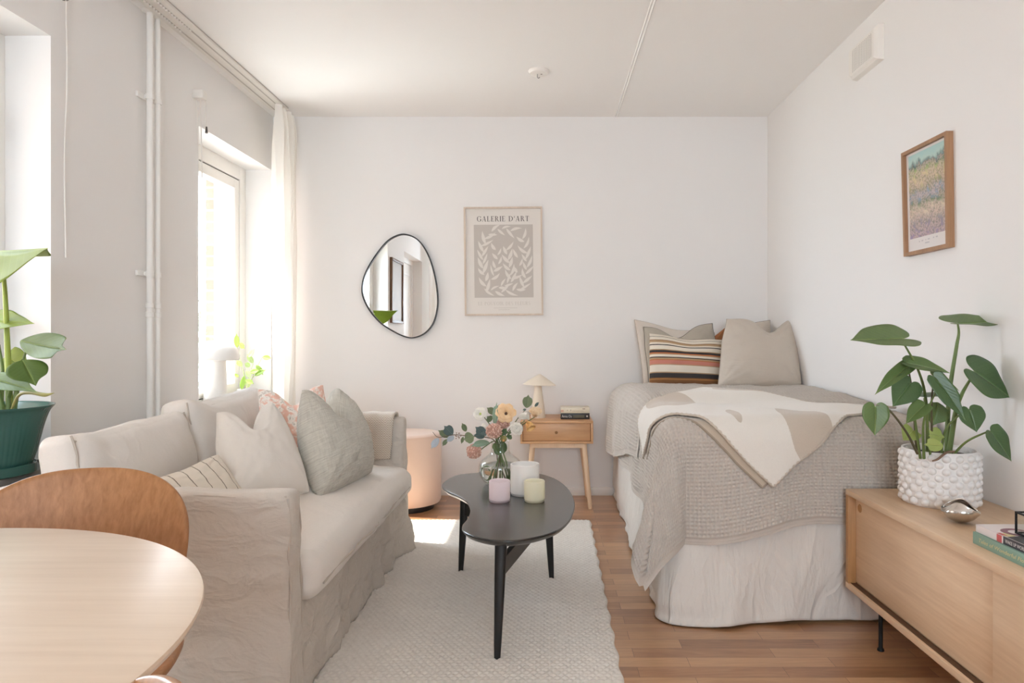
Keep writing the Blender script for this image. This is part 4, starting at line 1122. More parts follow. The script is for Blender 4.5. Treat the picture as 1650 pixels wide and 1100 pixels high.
# ------------------------------------------------------------------ lettering built from strokes (serif capitals)
def glyph(ch):
    """list of polygons in a box of height 1; returns (width, polys)"""
    T_, t_, s_ = 0.15, 0.045, 0.07
    def R_(x0, y0, x1, y1): return [(x0, y0), (x1, y0), (x1, y1), (x0, y1)]
    def stem(x): return [R_(x, 0, x+T_, 1), R_(x-s_, 0, x+T_+s_, t_), R_(x-s_, 1-t_, x+T_+s_, 1)]
    def diag(x0, y0, x1, y1, w): return [(x0, y0), (x0+w, y0), (x1+w, y1), (x1, y1)]
    def arc(cx, cy, rx, ry, a0, a1, wv, n=16):
        out, inn = [], []
        for i in range(n+1):
            a = a0+(a1-a0)*i/n; w_ = t_+(wv-t_)*abs(math.cos(a))**1.3
            out.append((cx+rx*math.cos(a), cy+ry*math.sin(a))); inn.append((cx+(rx-w_)*math.cos(a), cy+(ry-min(w_, t_*1.2 if abs(math.cos(a)) < .5 else w_))*math.sin(a)))
        return [[out[i], out[i+1], inn[i+1], inn[i]] for i in range(n)]
    if ch == 'I': return 0.30, stem(0.07)
    if ch == 'L': return 0.62, stem(0.07)+[R_(0.07, 0, 0.58, t_), R_(0.535, 0, 0.58, 0.28)]
    if ch in 'EF':
        p = stem(0.07)+[R_(0.07, 1-t_, 0.56, 1), R_(0.07, 0.49, 0.44, 0.49+t_), R_(0.52, 0.76, 0.56, 1), R_(0.41, 0.40, 0.44, 0.62)]
        if ch == 'E': p += [R_(0.07, 0, 0.58, t_), R_(0.54, 0, 0.58, 0.26)]
        return 0.62, p
    if ch == 'A': return 0.80, [diag(0.05, 0, 0.36, 1, 0.05), diag(0.55, 0, 0.33, 1, T_), R_(0.2, 0.3, 0.56, 0.3+t_), R_(-0.02, 0, 0.2, t_), R_(0.48, 0, 0.8, t_)]
    if ch == 'V': return 0.80, [diag(0.33, 0, 0.08, 1, T_), diag(0.36, 0, 0.66, 1, 0.05), R_(0.0, 1-t_, 0.3, 1), R_(0.56, 1-t_, 0.8, 1)]
    if ch in 'GO':
        if ch == 'O': return 0.86, arc(0.43, 0.5, 0.41, 0.52, 0, 2*PI, T_, 32)
        return 0.86, arc(0.44, 0.5, 0.41, 0.52, 0.62, 2*PI-0.55, T_, 28)+[R_(0.66, 0.08, 0.66+T_, 0.45), R_(0.58, 0.43, 0.88, 0.47), R_(0.76, 0.72, 0.80, 1.0)]
    if ch == 'D': return 0.84, stem(0.07)+arc(0.28, 0.5, 0.52, 0.5, -PI/2, PI/2, T_, 18)+[R_(0.07, 0, 0.3, t_), R_(0.07, 1-t_, 0.3, 1)]
    if ch in 'RP':
        p = stem(0.07)+arc(0.30, 0.75, 0.27, 0.25, -PI/2, PI/2, T_*0.9, 14)+[R_(0.07, 1-t_, 0.3, 1), R_(0.07, 0.5, 0.3, 0.5+t_)]
        if ch == 'R': p += [diag(0.56, 0, 0.30, 0.5, T_), R_(0.56, 0, 0.80, t_)]
        return (0.76 if ch == 'R' else 0.64), p
    if ch == 'T': return 0.70, [R_(0.28, 0, 0.28+T_, 1), R_(0.2, 0, 0.5, t_), R_(0.02, 1-t_, 0.68, 1), R_(0.02, 0.74, 0.06, 1), R_(0.64, 0.74, 0.68, 1)]
    if ch == 'U': return 0.80, [R_(0.08, 0.28, 0.08+T_, 1), R_(0.66, 0.28, 0.70, 1), R_(0.0, 1-t_, 0.3, 1), R_(0.56, 1-t_, 0.8, 1)]+arc(0.39, 0.30, 0.31, 0.30, PI, 2*PI, T_*0.8, 14)
    if ch == 'S': return 0.56, arc(0.28, 0.74, 0.23, 0.27, 0.5, PI*1.35, 0.11, 14)+arc(0.28, 0.26, 0.24, 0.28, -PI*0.68, PI*0.42, 0.13, 14)+[diag(0.38, 0.42, 0.06, 0.62, 0.12)]
    if ch == "'": return 0.22, [diag(0.04, 0.66, 0.10, 1.02, 0.09)]
    return 0.38, []
def lettering(name, text, origin_, right, up, height, mat, parent, track=0.12, width=None, lift=0.0003):
    """flat raised letters on a surface; origin_ is the lower left corner"""
    right = np.array(right, float); up = np.array(up, float); nn = np.cross(right, up)
    x = 0; polys = []
    for ch in text:
        w_, ps = glyph(ch)
        polys += [[(x+px_, py_) for px_, py_ in p] for p in ps]; x += w_+track
    tot = x-track; sx = height if width is None else width/tot
    bm = bmesh.new()
    for p in polys:
        b = [bm.verts.new(np.array(origin_)+right*px_*sx+up*py_*height+nn*lift) for px_, py_ in p]
        try: bm.faces.new(b)
        except ValueError: pass
    me = bpy.data.meshes.new(name); bm.to_mesh(me); bm.free()
    return link_mesh(name, me, mat, parent, False)
def sans(name, text, loc, right, up, height, mat, parent, width=None):
    cu = bpy.data.curves.new(name, 'FONT'); cu.body = text; cu.size = height*1.35; cu.resolution_u = 2; cu.extrude = 0.0
    tmp = bpy.data.objects.new('tmp', cu); COL.objects.link(tmp)
    dg = bpy.context.evaluated_depsgraph_get(); me = bpy.data.meshes.new_from_object(tmp.evaluated_get(dg))
    bpy.data.objects.remove(tmp)
    r = Vector(right).normalized(); u = Vector(up).normalized(); n_ = r.cross(u)
    xs = [v.co.x for v in me.vertices]; k = 1 if width is None else width/(max(xs)-min(xs))
    m = Matrix(((r.x*k, u.x, n_.x, loc[0]), (r.y*k, u.y, n_.y, loc[1]), (r.z*k, u.z, n_.z, loc[2]), (0, 0, 0, 1)))
    me.transform(m); me.materials.clear()
    return link_mesh(name, me, mat, parent, False)

# ------------------------------------------------------------------ wall mirror
px = [(651.7, 376.3), (669, 382), (682, 395), (693, 416), (700.8, 442), (705, 468), (705.8, 492), (699.7, 518.6), (686.6, 536), (669, 544.4), (653.8, 543.7), (634, 535), (612.4, 520.8), (595, 501), (584, 479), (582.5, 459.7), (588.4, 437.9), (603.6, 411.7), (621, 389.8), (636.4, 379.4)]
ym = YB-0.028
o2 = closed_spline([P(x, y, ym)[[0, 2]] for x, y in px], 8)
mi = thing('wall_mirror', 'pebble-shaped mirror with a thin black frame on the back wall', 'mirror', (-0.93, YB, 1.38))
bm = bmesh.new(); q_ = inset(o2, 0.004); vs_ = [bm.verts.new((a, YB-0.016, b)) for a, b in q_]; bm.faces.new(vs_)
t = NT('mirror_silver'); t.set(Roughness=0.0, Metallic=1.0); t.color((0.93, 0.94, 0.93, 1))
bmesh.ops.recalc_face_normals(bm, faces=bm.faces)
o = from_bm('mirror_glass', bm, t.m, mi, smooth=False)
bm = bmesh.new(); prof = [(0.0, 0.001), (0.0, 0.028), (0.008, 0.028), (0.008, 0.001)]
A = np.zeros((len(o2), 4, 3))
for j, (d_, e_) in enumerate(prof):
    q_ = inset(o2, d_); A[:, j, 0] = q_[:, 0]; A[:, j, 1] = YB-e_; A[:, j, 2] = q_[:, 1]
bm_grid(bm, A, closev=True, caps=False, closeu=True)
from_bm('frame', bm, plain('black_frame', (34, 33, 33), 0.35), mi, sharp=30)

# ------------------------------------------------------------------ leaf-print poster
po = thing('framed_poster', 'pale leaf-print gallery poster in a thin oak frame on the back wall', 'poster', (-0.28, YB, 1.54))
c4 = [P(747, 333.5, YB-0.018), P(873.5, 332.5, YB-0.018), P(875, 507, YB-0.018), P(749, 508.5, YB-0.018)]
pr = (c4[1]-c4[0]); pw = np.linalg.norm(pr); pr /= pw; pu = (c4[0]-c4[3]); ph_ = np.linalg.norm(pu); pu /= ph_; po0 = c4[3]
def Q(a, b, d=0.0): 
    v = po0+pr*a*pw+pu*b*ph_; v = v.copy(); v[1] = YB-d; return v
def slab(bm, a0, a1, b0, b1, d0, d1, fn):
    lo = [bm.verts.new(fn(a, b, d0)) for a, b in ((a0, b0), (a1, b0), (a1, b1), (a0, b1))]
    hi = [bm.verts.new(fn(a, b, d1)) for a, b in ((a0, b0), (a1, b0), (a1, b1), (a0, b1))]
    bm.faces.new(lo[::-1]); bm.faces.new(hi)
    for i in range(4): bm.faces.new((lo[i], lo[(i+1) % 4], hi[(i+1) % 4], hi[i]))
fa, fb = 0.011/pw, 0.011/ph_
bm = bmesh.new()
for d in ((0, fa, 0, 1), (1-fa, 1, 0, 1), (fa, 1-fa, 1-fb, 1), (fa, 1-fa, 0, fb)): slab(bm, *d, 0.0005, 0.020, Q)
from_bm('frame', bm, wood('blond_oak', (196, 178, 160), (222, 206, 190), 'Z', 1, 0.5), po, smooth=False)
bm = bmesh.new(); slab(bm, fa, 1-fa, fb, 1-fb, 0.001, 0.008, Q); pp_ = from_bm('print', bm, plain('poster_paper', (226, 220, 213), 0.55), po, smooth=False)
bm = bmesh.new(); slab(bm, 0.125, 0.878, 0.165, 0.838, 0.0081, 0.0086, Q); art = from_bm('art_panel', bm, plain('poster_taupe', (196, 188, 180), 0.6), pp_, smooth=False)
# cut-out leaves
bm = bmesh.new(); r5 = random.Random(5)
_nl = [0]
def cutleaf(cx, cy, ang, ln, wd, bend):
    _nl[0] += 1; ln *= 1.12; wd *= 1.15
    pts = []
    for i in range(13):
        k = i/12; w_ = wd*math.sin(PI*k**0.8)**1.1*(1 if k < 1 else 0); pts.append((k, w_))
    L_, R2 = [], []
    for k, w_ in pts:
        x = (k-0.5)*ln; y = bend*(1-(2*k-1)**2)*ln
        for side, lst in ((1, L_), (-1, R2)):
            yy = y+side*w_/2; lst.append((cx+(x*math.cos(ang)-yy*math.sin(ang)), cy+(x*math.sin(ang)+yy*math.cos(ang))))
    ring_ = L_+R2[-2:0:-1]
    b = [bm.verts.new(Q(x/pw, y/ph_, 0.0089+_nl[0]*0.00003)) for x, y in ring_]
    try: bm.faces.new(b)
    except ValueError: pass
S_ = pw
def stemline(pts, n, ln, wd, seed):
    rr = random.Random(seed); c = catmull([(x, y, 0) for x, y in pts], 14)
    for i in range(n):
        k = int((i+0.5)/n*(len(c)-2)); d_ = c[k+1]-c[k]; a = math.atan2(d_[1], d_[0])
        side = 1 if i % 2 else -1
        off = side*0.016; nx_, ny_ = -math.sin(a), math.cos(a)
        cutleaf(c[k][0]+nx_*off, c[k][1]+ny_*off, a+side*rr.uniform(0.35, 0.75), ln*rr.uniform(0.75, 1.2), wd*rr.uniform(0.8, 1.2), side*rr.uniform(0, 0.12))
w0, h0 = pw, ph_
def fr(l): return [(a*w0, b*h0) for a, b in l]
stemline(fr([(0.27, 0.26), (0.24, 0.45), (0.24, 0.62), (0.32, 0.78)]), 13, 0.075, 0.017, 1)
stemline(fr([(0.74, 0.26), (0.80, 0.42), (0.78, 0.6), (0.72, 0.79)]), 13, 0.070, 0.016, 2)
stemline(fr([(0.30, 0.24), (0.45, 0.225), (0.62, 0.235), (0.74, 0.27)]), 7, 0.075, 0.014, 3)
stemline(fr([(0.33, 0.76), (0.45, 0.79), (0.58, 0.78), (0.70, 0.76)]), 6, 0.07, 0.014, 4)
stemline(fr([(0.36, 0.36), (0.42, 0.50), (0.40, 0.68)]), 8, 0.060, 0.015, 5)
stemline(fr([(0.60, 0.34), (0.56, 0.50), (0.55, 0.68)]), 9, 0.066, 0.017, 6)
stemline(fr([(0.46, 0.27), (0.56, 0.31), (0.68, 0.42), (0.68, 0.64)]), 8, 0.060, 0.015, 7)
me = bpy.data.meshes.new('cut_out_leaves'); bm.to_mesh(me); bm.free(); o = link_mesh('cut_out_leaves', me, plain('poster_cream', (224, 218, 210), 0.6), art, False)
ink = plain('charcoal_ink', (88, 82, 78), 0.7); faint = plain('faint_ink', (205, 198, 190), 0.7)
lettering('lettering', "GALERIE D'ART", Q(0.165, 0.868, 0.0083), pr, pu, 0.0345, ink, pp_, 0.14, width=pw*0.665)
lettering('lettering', "LE POUVOIR DES FLEURS", Q(0.17, 0.095, 0.0083), pr, pu, 0.023, faint, pp_, 0.12, width=pw*0.665)
bm = bmesh.new()
for a0_, a1_, b0_ in ((0.37, 0.66, 0.067), (0.43, 0.57, 0.05)):
    k = a0_
    while k < a1_: slab(bm, k, k+0.010, b0_, b0_+0.006, 0.0081, 0.0084, Q); k += 0.016
from_bm('small_print', bm, faint, pp_, smooth=False)

# ------------------------------------------------------------------ garden print on the right wall
gp = thing('framed_print', 'colourful garden print in a brown wooden frame on the right wall', 'picture', (XR, 2.6, 1.47))
XF = XR-0.026
def W(x, y, xw=XF):
    Yd = xw*F/(x-879); return P(x, y, Yd)
g4 = [W(1451.6, 247.3), W(1524.5, 210.6), W(1527, 398), W(1455.8, 413.5)]      # far top, near top, near bottom, far bottom
def G4(a, b, d):
    v = (g4[3]*(1-a)+g4[2]*a)*(1-b)+(g4[0]*(1-a)+g4[1]*a)*b; v = v.copy(); v[0] = XR-d; return v
fw = 0.043; fh = 0.033
bm = bmesh.new()
for d in ((0, fw, 0, 1), (1-fw, 1, 0, 1), (fw, 1-fw, 1-fh, 1), (fw, 1-fw, 0, fh)): slab(bm, *d, 0.0005, 0.026, G4)
from_bm('frame', bm, wood('brown_oak', (142, 104, 74), (178, 138, 104), 'Z', 1, 0.5), gp, smooth=False)
bm = bmesh.new(); slab(bm, fw, 1-fw, fh, 1-fh, 0.001, 0.012, G4); mat_ = from_bm('mount', bm, plain('print_paper', (226, 220, 216), 0.5), gp, smooth=False)
cap_ink = plain('caption_ink', (196, 190, 190), 0.6)
def garden_mat():
    t = NT('garden_print'); t.set(Roughness=0.5)
    v = t.coord('UV'); sp = t.new('ShaderNodeSeparateXYZ'); t.link(v, sp.inputs[0]); x, y = sp.outputs[0], sp.outputs[1]
    big = t.noise(v, 5, 4, 0.6, 0.8); fine = t.noise(v, 34, 4, 0.7, 0.5); mid = t.noise(v, 9, 3, 0.6)
    yy = t.math('ADD', y, t.math('MULTIPLY', t.math('SUBTRACT', big, 0.5), 0.30))
    base = t.ramp(yy, [(0.0, lin((158, 138, 168))), (0.16, lin((150, 142, 146))), (0.30, lin((218, 202, 180))), (0.40, lin((120, 134, 104))), (0.50, lin((150, 164, 190))), (0.58, lin((150, 150, 112))), (0.68, lin((214, 196, 158))), (0.78, lin((164, 176, 118))), (0.85, lin((86, 108, 110))), (0.92, lin((184, 208, 200))), (1.0, lin((172, 206, 202)))])
    sp2 = t.ramp(fine, [(0.32, lin((84, 92, 74))), (0.45, lin((150, 148, 128))), (0.52, lin((206, 168, 160))), (0.6, lin((222, 206, 190))), (0.68, lin((120, 122, 160)))])
    amt = t.math('MULTIPLY', t.math('LESS_THAN', yy, 0.86), t.math('MULTIPLY', t.math('GREATER_THAN', mid, 0.44), 0.6))
    t.color(t.mix(amt, base, sp2)); return t.m
A = np.array([[G4(a, b, 0.0123) for b in (0.155, 0.945)] for a in (0.095, 0.945)]); uv = np.array([[(a, b) for b in (0, 1)] for a in (0, 1)], float)
from_grid('artwork', A, garden_mat(), mat_, uv=uv)
for a_, w_, b_ in ((0.30, 0.03, 0.11), (0.36, 0.05, 0.112), (0.45, 0.02, 0.113), (0.50, 0.06, 0.114), (0.62, 0.03, 0.116), (0.68, 0.05, 0.117), (0.44, 0.12, 0.085)):
    bm = bmesh.new(); slab(bm, a_, a_+w_*0.8, b_, b_+0.012, 0.0121, 0.0123, G4); from_bm('caption_word', bm, cap_ink, mat_, smooth=False)

# ------------------------------------------------------------------ lamps
M['lamp_cream'] = plain('lamp_cream', (234, 222, 204), 0.55)
ly = 4.31; lx = (867-879)*ly/F
tl = thing('table_lamp', 'cream table lamp with tilted cone shade on the nightstand', 'lamp', (lx, ly, nz1))
lathe('base', [(0, 0), (0.046, 0), (0.047, 0.004), (0.022, 0.196), (0.020, 0.205), (0, 0.205)], (lx+0.0, ly, nz1), M['lamp_cream'], tl, 48)
bm = bmesh.new()
bm_lathe(bm, [(0.001, 0.066), (0.010, 0.062), (0.045, 0.040), (0.104, 0.0), (0.1045, -0.002), (0.102, -0.002), (0.02, 0.010), (0, 0.010)], (0, 0, 0), 64)
bmesh.ops.transform(bm, matrix=Matrix.Translation((lx+0.008, ly, nz1+0.209)) @ Matrix.Rotation(math.radians(2), 4, 'Y'), verts=bm.verts)
from_bm('lamp_shade', bm, M['lamp_cream'], tl, sharp=30)
lathe('lamp_neck', [(0, 0.204), (0.010, 0.204), (0.010, 0.222), (0, 0.222)], (lx, ly, nz1), plain('neck_grey', (170, 160, 148), 0.4, 0.5), tl, 24)

M['white_matte'] = plain('white_lacquer', (240, 238, 234), 0.45)
mx_, my_ = -1.90, 3.93
ml = thing('mushroom_lamp', 'white mushroom lamp on the sill of the far window', 'lamp', (mx_, my_, 0.60))
lathe('stem', [(0, 0), (0.066, 0), (0.066, 0.01), (0.056, 0.30), (0.054, 0.33), (0, 0.33)], (mx_, my_, 0.6), M['white_matte'], ml, 48)
lathe('lamp_shade', [(0.0, 0.425), (0.05, 0.421), (0.09, 0.405), (0.118, 0.375), (0.130, 0.335), (0.127, 0.315), (0.118, 0.310), (0, 0.312)], (mx_, my_, 0.6), M['white_matte'], ml, 64)

# ------------------------------------------------------------------ leaves and stems
def leaf_mat(name, dark, light, vein=(190, 200, 150), rough=0.35, trans=0.25):
    t = NT(name); t.set(Roughness=rough)
    v = t.coord('UV'); sp = t.new('ShaderNodeSeparateXYZ'); t.link(v, sp.inputs[0]); x, y = sp.outputs[0], sp.outputs[1]
    d = t.math('ABSOLUTE', t.math('SUBTRACT', x, 0.5))
    f = t.noise(t.coord(), 14, 3)
    side = t.math('ABSOLUTE', t.math('SUBTRACT', t.math('FRACT', t.math('SUBTRACT', t.math('MULTIPLY', y, 9.0), t.math('MULTIPLY', d, 7.0))), 0.5))
    c = t.mix(f, lin(dark), lin(light))
    c = t.mix(t.math('MULTIPLY', t.math('LESS_THAN', side, 0.05), 0.12), c, lin(vein))
    c = t.mix(t.math('MULTIPLY', t.math('LESS_THAN', d, 0.018), 0.7), c, lin(vein))
    t.color(c); t.normal(t.bump(side, 0.12, 0.004))
    tl_ = t.new('ShaderNodeBsdfTranslucent'); mul = t.mix(0.5, c, lin((190, 215, 60))); t.link(mul, tl_.inputs['Color'])
    mx2 = t.new('ShaderNodeMixShader'); mx2.inputs[0].default_value = trans
    t.link(t.b.outputs[0], mx2.inputs[1]); t.link(tl_.outputs[0], mx2.inputs[2]); t.link(mx2.outputs[0], t.out.inputs['Surface'])
    return t.m
def leaf(name, base, tip, width, normal, mat, parent, heart=0.22, droop=0.12, fold=0.18, curl=0.0, peak=0.40, n=28, twist=0.0, tipdrop=0.0):
    """leaf blade as rings around the end of its stalk, so that a heart shape keeps round lobes and a notch"""
    base = np.array(base, float); tip = np.array(tip, float); ax = tip-base; L = np.linalg.norm(ax); ax /= L
    nr = np.array(normal, float); nr = nr-ax*np.dot(nr, ax); nr /= np.linalg.norm(nr); sd = np.cross(ax, nr)
    if heart > 0.03:
        h = heart
        half = [(1.0, 0.0), (0.93, 0.10), (0.80, 0.36), (0.62, 0.68), (peak+0.02, 0.92), (peak*0.55, 1.0), (0.0, 0.93), (-h*0.62, 0.72), (-h, 0.42), (-h*0.78, 0.16), (-h*0.22, 0.035), (0.0, 0.0)]
    else:
        half = [(1.0, 0.0), (0.94, 0.09), (0.82, 0.34), (peak+0.22, 0.78), (peak, 1.0), (peak*0.55, 0.86), (peak*0.22, 0.50), (0.02, 0.14), (0.0, 0.0)]
    hp = catmull([(a, b, 0) for a, b in half], 5 if n > 12 else 3)[:, :2]; hp[:, 1] = np.maximum(hp[:, 1], 0)
    bd = np.concatenate([hp, (hp*np.array([1, -1]))[-2:0:-1]])
    c0 = np.array([0.30 if heart > 0.03 else 0.38, 0.0])
    # columns run from the midrib point to the rim
    rr = np.linspace(0, 1, 7)[:, None, None]
    mid = np.stack([np.clip(bd[:, 0], 0.0, 0.999), 0*bd[:, 0]], -1)          # nearest midrib point of each rim point
    G_ = mid[None]*(1-rr)+bd[None]*rr
    al, sx = G_[..., 0]*L, G_[..., 1]*width/2
    V = np.clip(G_[..., 0], -0.3, 1); U = G_[..., 1]
    zz = -droop*L*np.clip(V, 0, 1)**2+fold*np.abs(sx)+curl*sx+0.010*L*np.sin(V*9+U*2)*np.abs(U)-tipdrop*L*np.clip(V-0.72, 0, 1)**2*9
    tw = twist*V
    P3 = base+ax*al[..., None]+sd*(sx*np.cos(tw))[..., None]+nr*(zz+sx*np.sin(tw))[..., None]
    uv = np.stack([(U+1)/2, V], -1)
    o = from_grid(name, P3, mat, parent, uv=uv, closev=True); solidify(o, 0.0007, 0); return o

# ---- monstera in the bobble pot on the sideboard
M['leaf_deep'] = leaf_mat('deep_green_leaf', (56, 84, 48), (86, 114, 70), (120, 145, 96), 0.35, 0.15)
M['leaf_mid'] = leaf_mat('mid_green_leaf', (80, 106, 58), (116, 138, 82), (150, 168, 104), 0.38, 0.2)
M['leaf_young'] = leaf_mat('young_leaf', (150, 168, 84), (196, 206, 132), (210, 214, 150), 0.4, 0.3)
M['stem_green'] = plain('stem_green', (104, 122, 66), 0.5, var=0.15)
M['stem_brown'] = plain('stem_brown', (84, 78, 52), 0.5, var=0.2)
pcx, pcy, pz = 1.289, 2.235, 0.503
mp_ = thing('potted_plant', 'leafy green houseplant in a white bobbled pot on the sideboard', 'plant', (pcx, pcy, pz))
pot_white = plain('white_ceramic', (226, 222, 219), 0.38)
PR, PH = 0.112, 0.178
pot = lathe('pot', [(0, 0.0), (PR*0.93, 0.0), (PR*0.97, 0.006), (PR, 0.04), (PR*1.01, 0.12), (PR*1.0, PH-0.006), (PR*0.985, PH), (PR*0.93, PH-0.001), (PR*0.92, PH-0.01), (PR*0.92, PH-0.04), (0, PH-0.04)], (pcx, pcy, pz), pot_white, mp_, 72)
bm = bmesh.new(); na = 18; rows = 8
for j in range(rows):
    z = pz+0.016+j*0.0205
    for i in range(na):
        a = 2*PI*(i+0.5*(j % 2))/na; r_ = PR*0.965
        m4 = Matrix.Translation((pcx+r_*math.cos(a), pcy+r_*math.sin(a), z)) @ Matrix.Rotation(a, 4, 'Z') @ Matrix.Diagonal((1.0, 1.0, 0.92, 1))
        bmesh.ops.create_uvsphere(bm, u_segments=14, v_segments=9, radius=0.0138, matrix=m4)
tag(from_bm('bobbles', bm, pot_white, pot, sharp=None), kind='stuff')
lathe('soil', [(0, 0.003), (0.06, 0.004), (PR*0.92, 0)], (pcx, pcy, pz+PH-0.022), plain('soil', (74, 58, 46), 0.95, var=0.3), mp_, 32)
def zp(zx, zy, Y, ox=1360, oy=490, s=4.231): return P(ox+zx/s, oy+zy/s, Y)
R0 = [zp(505, 985, 2.21), zp(540, 985, 2.22), zp(700, 990, 2.25), zp(740, 995, 2.24), zp(640, 985, 2.19)]
def stalk(pts, r0, r1, mat=None): return tube('stem', pts, np.linspace(r0, r1, len(pts)), mat or M['stem_green'], mp_, 8, 6)
dn = np.array([0, 0, -0.03])
def L(bx, by, tx, ty, Yb, Yt, w_, nrm, m_, **k): return leaf('leaf', zp(bx, by, Yb), zp(tx, ty, Yt), w_, nrm, M[m_], mp_, **k)
# two tall leaves
stalk([zp(570, 990, 2.20)+dn, zp(560, 680, 2.18), zp(510, 460, 2.14), zp(395, 245, 2.10)], 0.006, 0.0028)
L(405, 235, 42, 245, 2.10, 2.02, 0.12, (0.05, -0.35, 1.0), 'leaf_mid', heart=0.20, droop=0.0, fold=0.22, curl=0.25, peak=0.36)
stalk([zp(700, 990, 2.25)+dn, zp(715, 640, 2.25), zp(765, 300, 2.25), zp(782, 200, 2.25), zp(775, 128, 2.24)], 0.0085, 0.0028)
L(775, 130, 1125, 150, 2.24, 2.30, 0.125, (-0.15, -0.28, 1.0), 'leaf_mid', heart=0.24, droop=-0.15, fold=0.2, curl=-0.1, peak=0.40, tipdrop=0.5)
# middle leaves
stalk([zp(500, 985, 2.20)+dn, zp(470, 650, 2.16), zp(440, 440, 2.13)], 0.005, 0.0024, M['stem_brown'])
L(430, 400, 730, 460, 2.12, 2.08, 0.072, (0.1, -0.72, 1.0), 'leaf_mid', heart=0.12, droop=0.05, fold=0.25, peak=0.4)
L(443, 420, 210, 590, 2.13, 2.05, 0.048, (-0.35, -0.55, 0.8), 'leaf_mid', heart=0.12, droop=0.08, fold=0.25, curl=0.25, peak=0.42)
stalk([zp(520, 985, 2.17)+dn, zp(475, 720, 2.12), zp(452, 540, 2.09)], 0.0045, 0.0022)
L(450, 540, 335, 695, 2.09, 2.06, 0.085, (-0.15, -1.0, 0.35), 'leaf_deep', heart=0.18, droop=0.05, fold=0.15, peak=0.42)
stalk([zp(500, 985, 2.13)+dn*0.5, zp(430, 880, 2.08), zp(330, 745, 2.03), zp(262, 693, 2.02), zp(222, 690, 2.02)], 0.0042, 0.0018, M['stem_brown'])
L(212, 700, 212, 895, 2.02, 2.01, 0.078, (-0.1, -1.0, 0.15), 'leaf_mid', heart=0.17, droop=0.03, fold=0.16, peak=0.40)
stalk([zp(590, 985, 2.16)+dn, zp(570, 750, 2.10), zp(640, 570, 2.06)], 0.004, 0.002)
stalk([zp(600, 985, 2.16)+dn, zp(598, 650, 2.10), zp(620, 500, 2.06)], 0.004, 0.0018, M['stem_brown'])
L(615, 500, 835, 790, 2.06, 2.02, 0.058, (-0.35, -0.8, 0.6), 'leaf_deep', heart=0.10, droop=0.04, fold=0.3, peak=0.5)
L(605, 488, 800, 580, 2.08, 2.12, 0.045, (0.1, -0.75, 0.75), 'leaf_mid', heart=0.06, droop=0.06, fold=0.2, peak=0.45)
# big right leaf
stalk([zp(710, 985, 2.24)+dn, zp(760, 740, 2.22), zp(800, 620, 2.20), zp(850, 530, 2.18), zp(890, 470, 2.17)], 0.009, 0.0026)
L(893, 462, 1140, 635, 2.17, 2.16, 0.165, (0.30, -0.75, 0.62), 'leaf_deep', heart=0.30, droop=0.02, fold=0.1, curl=-0.05, peak=0.42)
stalk([zp(660, 985, 2.16)+dn, zp(690, 860, 2.12), zp(775, 765, 2.09), zp(845, 715, 2.08)], 0.004, 0.002)
L(852, 718, 908, 872, 2.08, 2.06, 0.088, (0.1, -1.0, 0.3), 'leaf_deep', heart=0.18, droop=0.03, fold=0.12, peak=0.42)
stalk([zp(735, 1005, 2.15)+dn*0.5, zp(830, 940, 2.10), zp(950, 880, 2.06), zp(1000, 865, 2.055)], 0.0042, 0.0022)
L(1000, 868, 1148, 1070, 2.055, 2.04, 0.092, (0.35, -0.9, 0.4), 'leaf_deep', heart=0.12, droop=0.03, fold=0.15, peak=0.42)
# centre leaves
L(548, 688, 422, 805, 2.06, 2.03, 0.055, (-0.3, -0.7, 0.7), 'leaf_mid', heart=0.1, droop=0.08, fold=0.25, peak=0.42)
stalk([zp(545, 985, 2.15)+dn, zp(540, 830, 2.10), zp(570, 690, 2.06)], 0.0048, 0.0022)
L(640, 668, 600, 832, 2.16, 2.15, 0.085, (0.05, -1.0, 0.2), 'leaf_mid', heart=0.02, droop=0.03, fold=0.2, peak=0.45)
stalk([zp(570, 985, 2.22)+dn, zp(560, 780, 2.2), zp(545, 640, 2.19)], 0.004, 0.002)
L(672, 628, 440, 612, 2.22, 2.14, 0.05, (0.0, -0.3, 1.0), 'leaf_deep', heart=0.08, droop=0.05, fold=0.2, peak=0.5)
L(675, 965, 550, 955, 2.10, 2.09, 0.042, (0, -1, 0.4), 'leaf_young', heart=0.0, droop=0.05, fold=0.25, peak=0.6)
L(570, 880, 690, 905, 2.13, 2.12, 0.05, (0, -0.9, 0.5), 'leaf_young', heart=0.03, droop=0.06, fold=0.2, peak=0.5)
L(470, 860, 405, 925, 2.18, 2.16, 0.06, (-0.3, -0.9, 0.4), 'leaf_young', heart=0.08, droop=0.06, fold=0.2, peak=0.45)
tube('dry_root', [zp(760, 1003, 2.14), zp(700, 1010, 2.12), zp(640, 1055, 2.10), zp(602, 1068, 2.097)], [0.003, 0.004, 0.0035, 0.002], plain('dry_root', (128, 100, 82), 0.8), mp_, 8, 6)

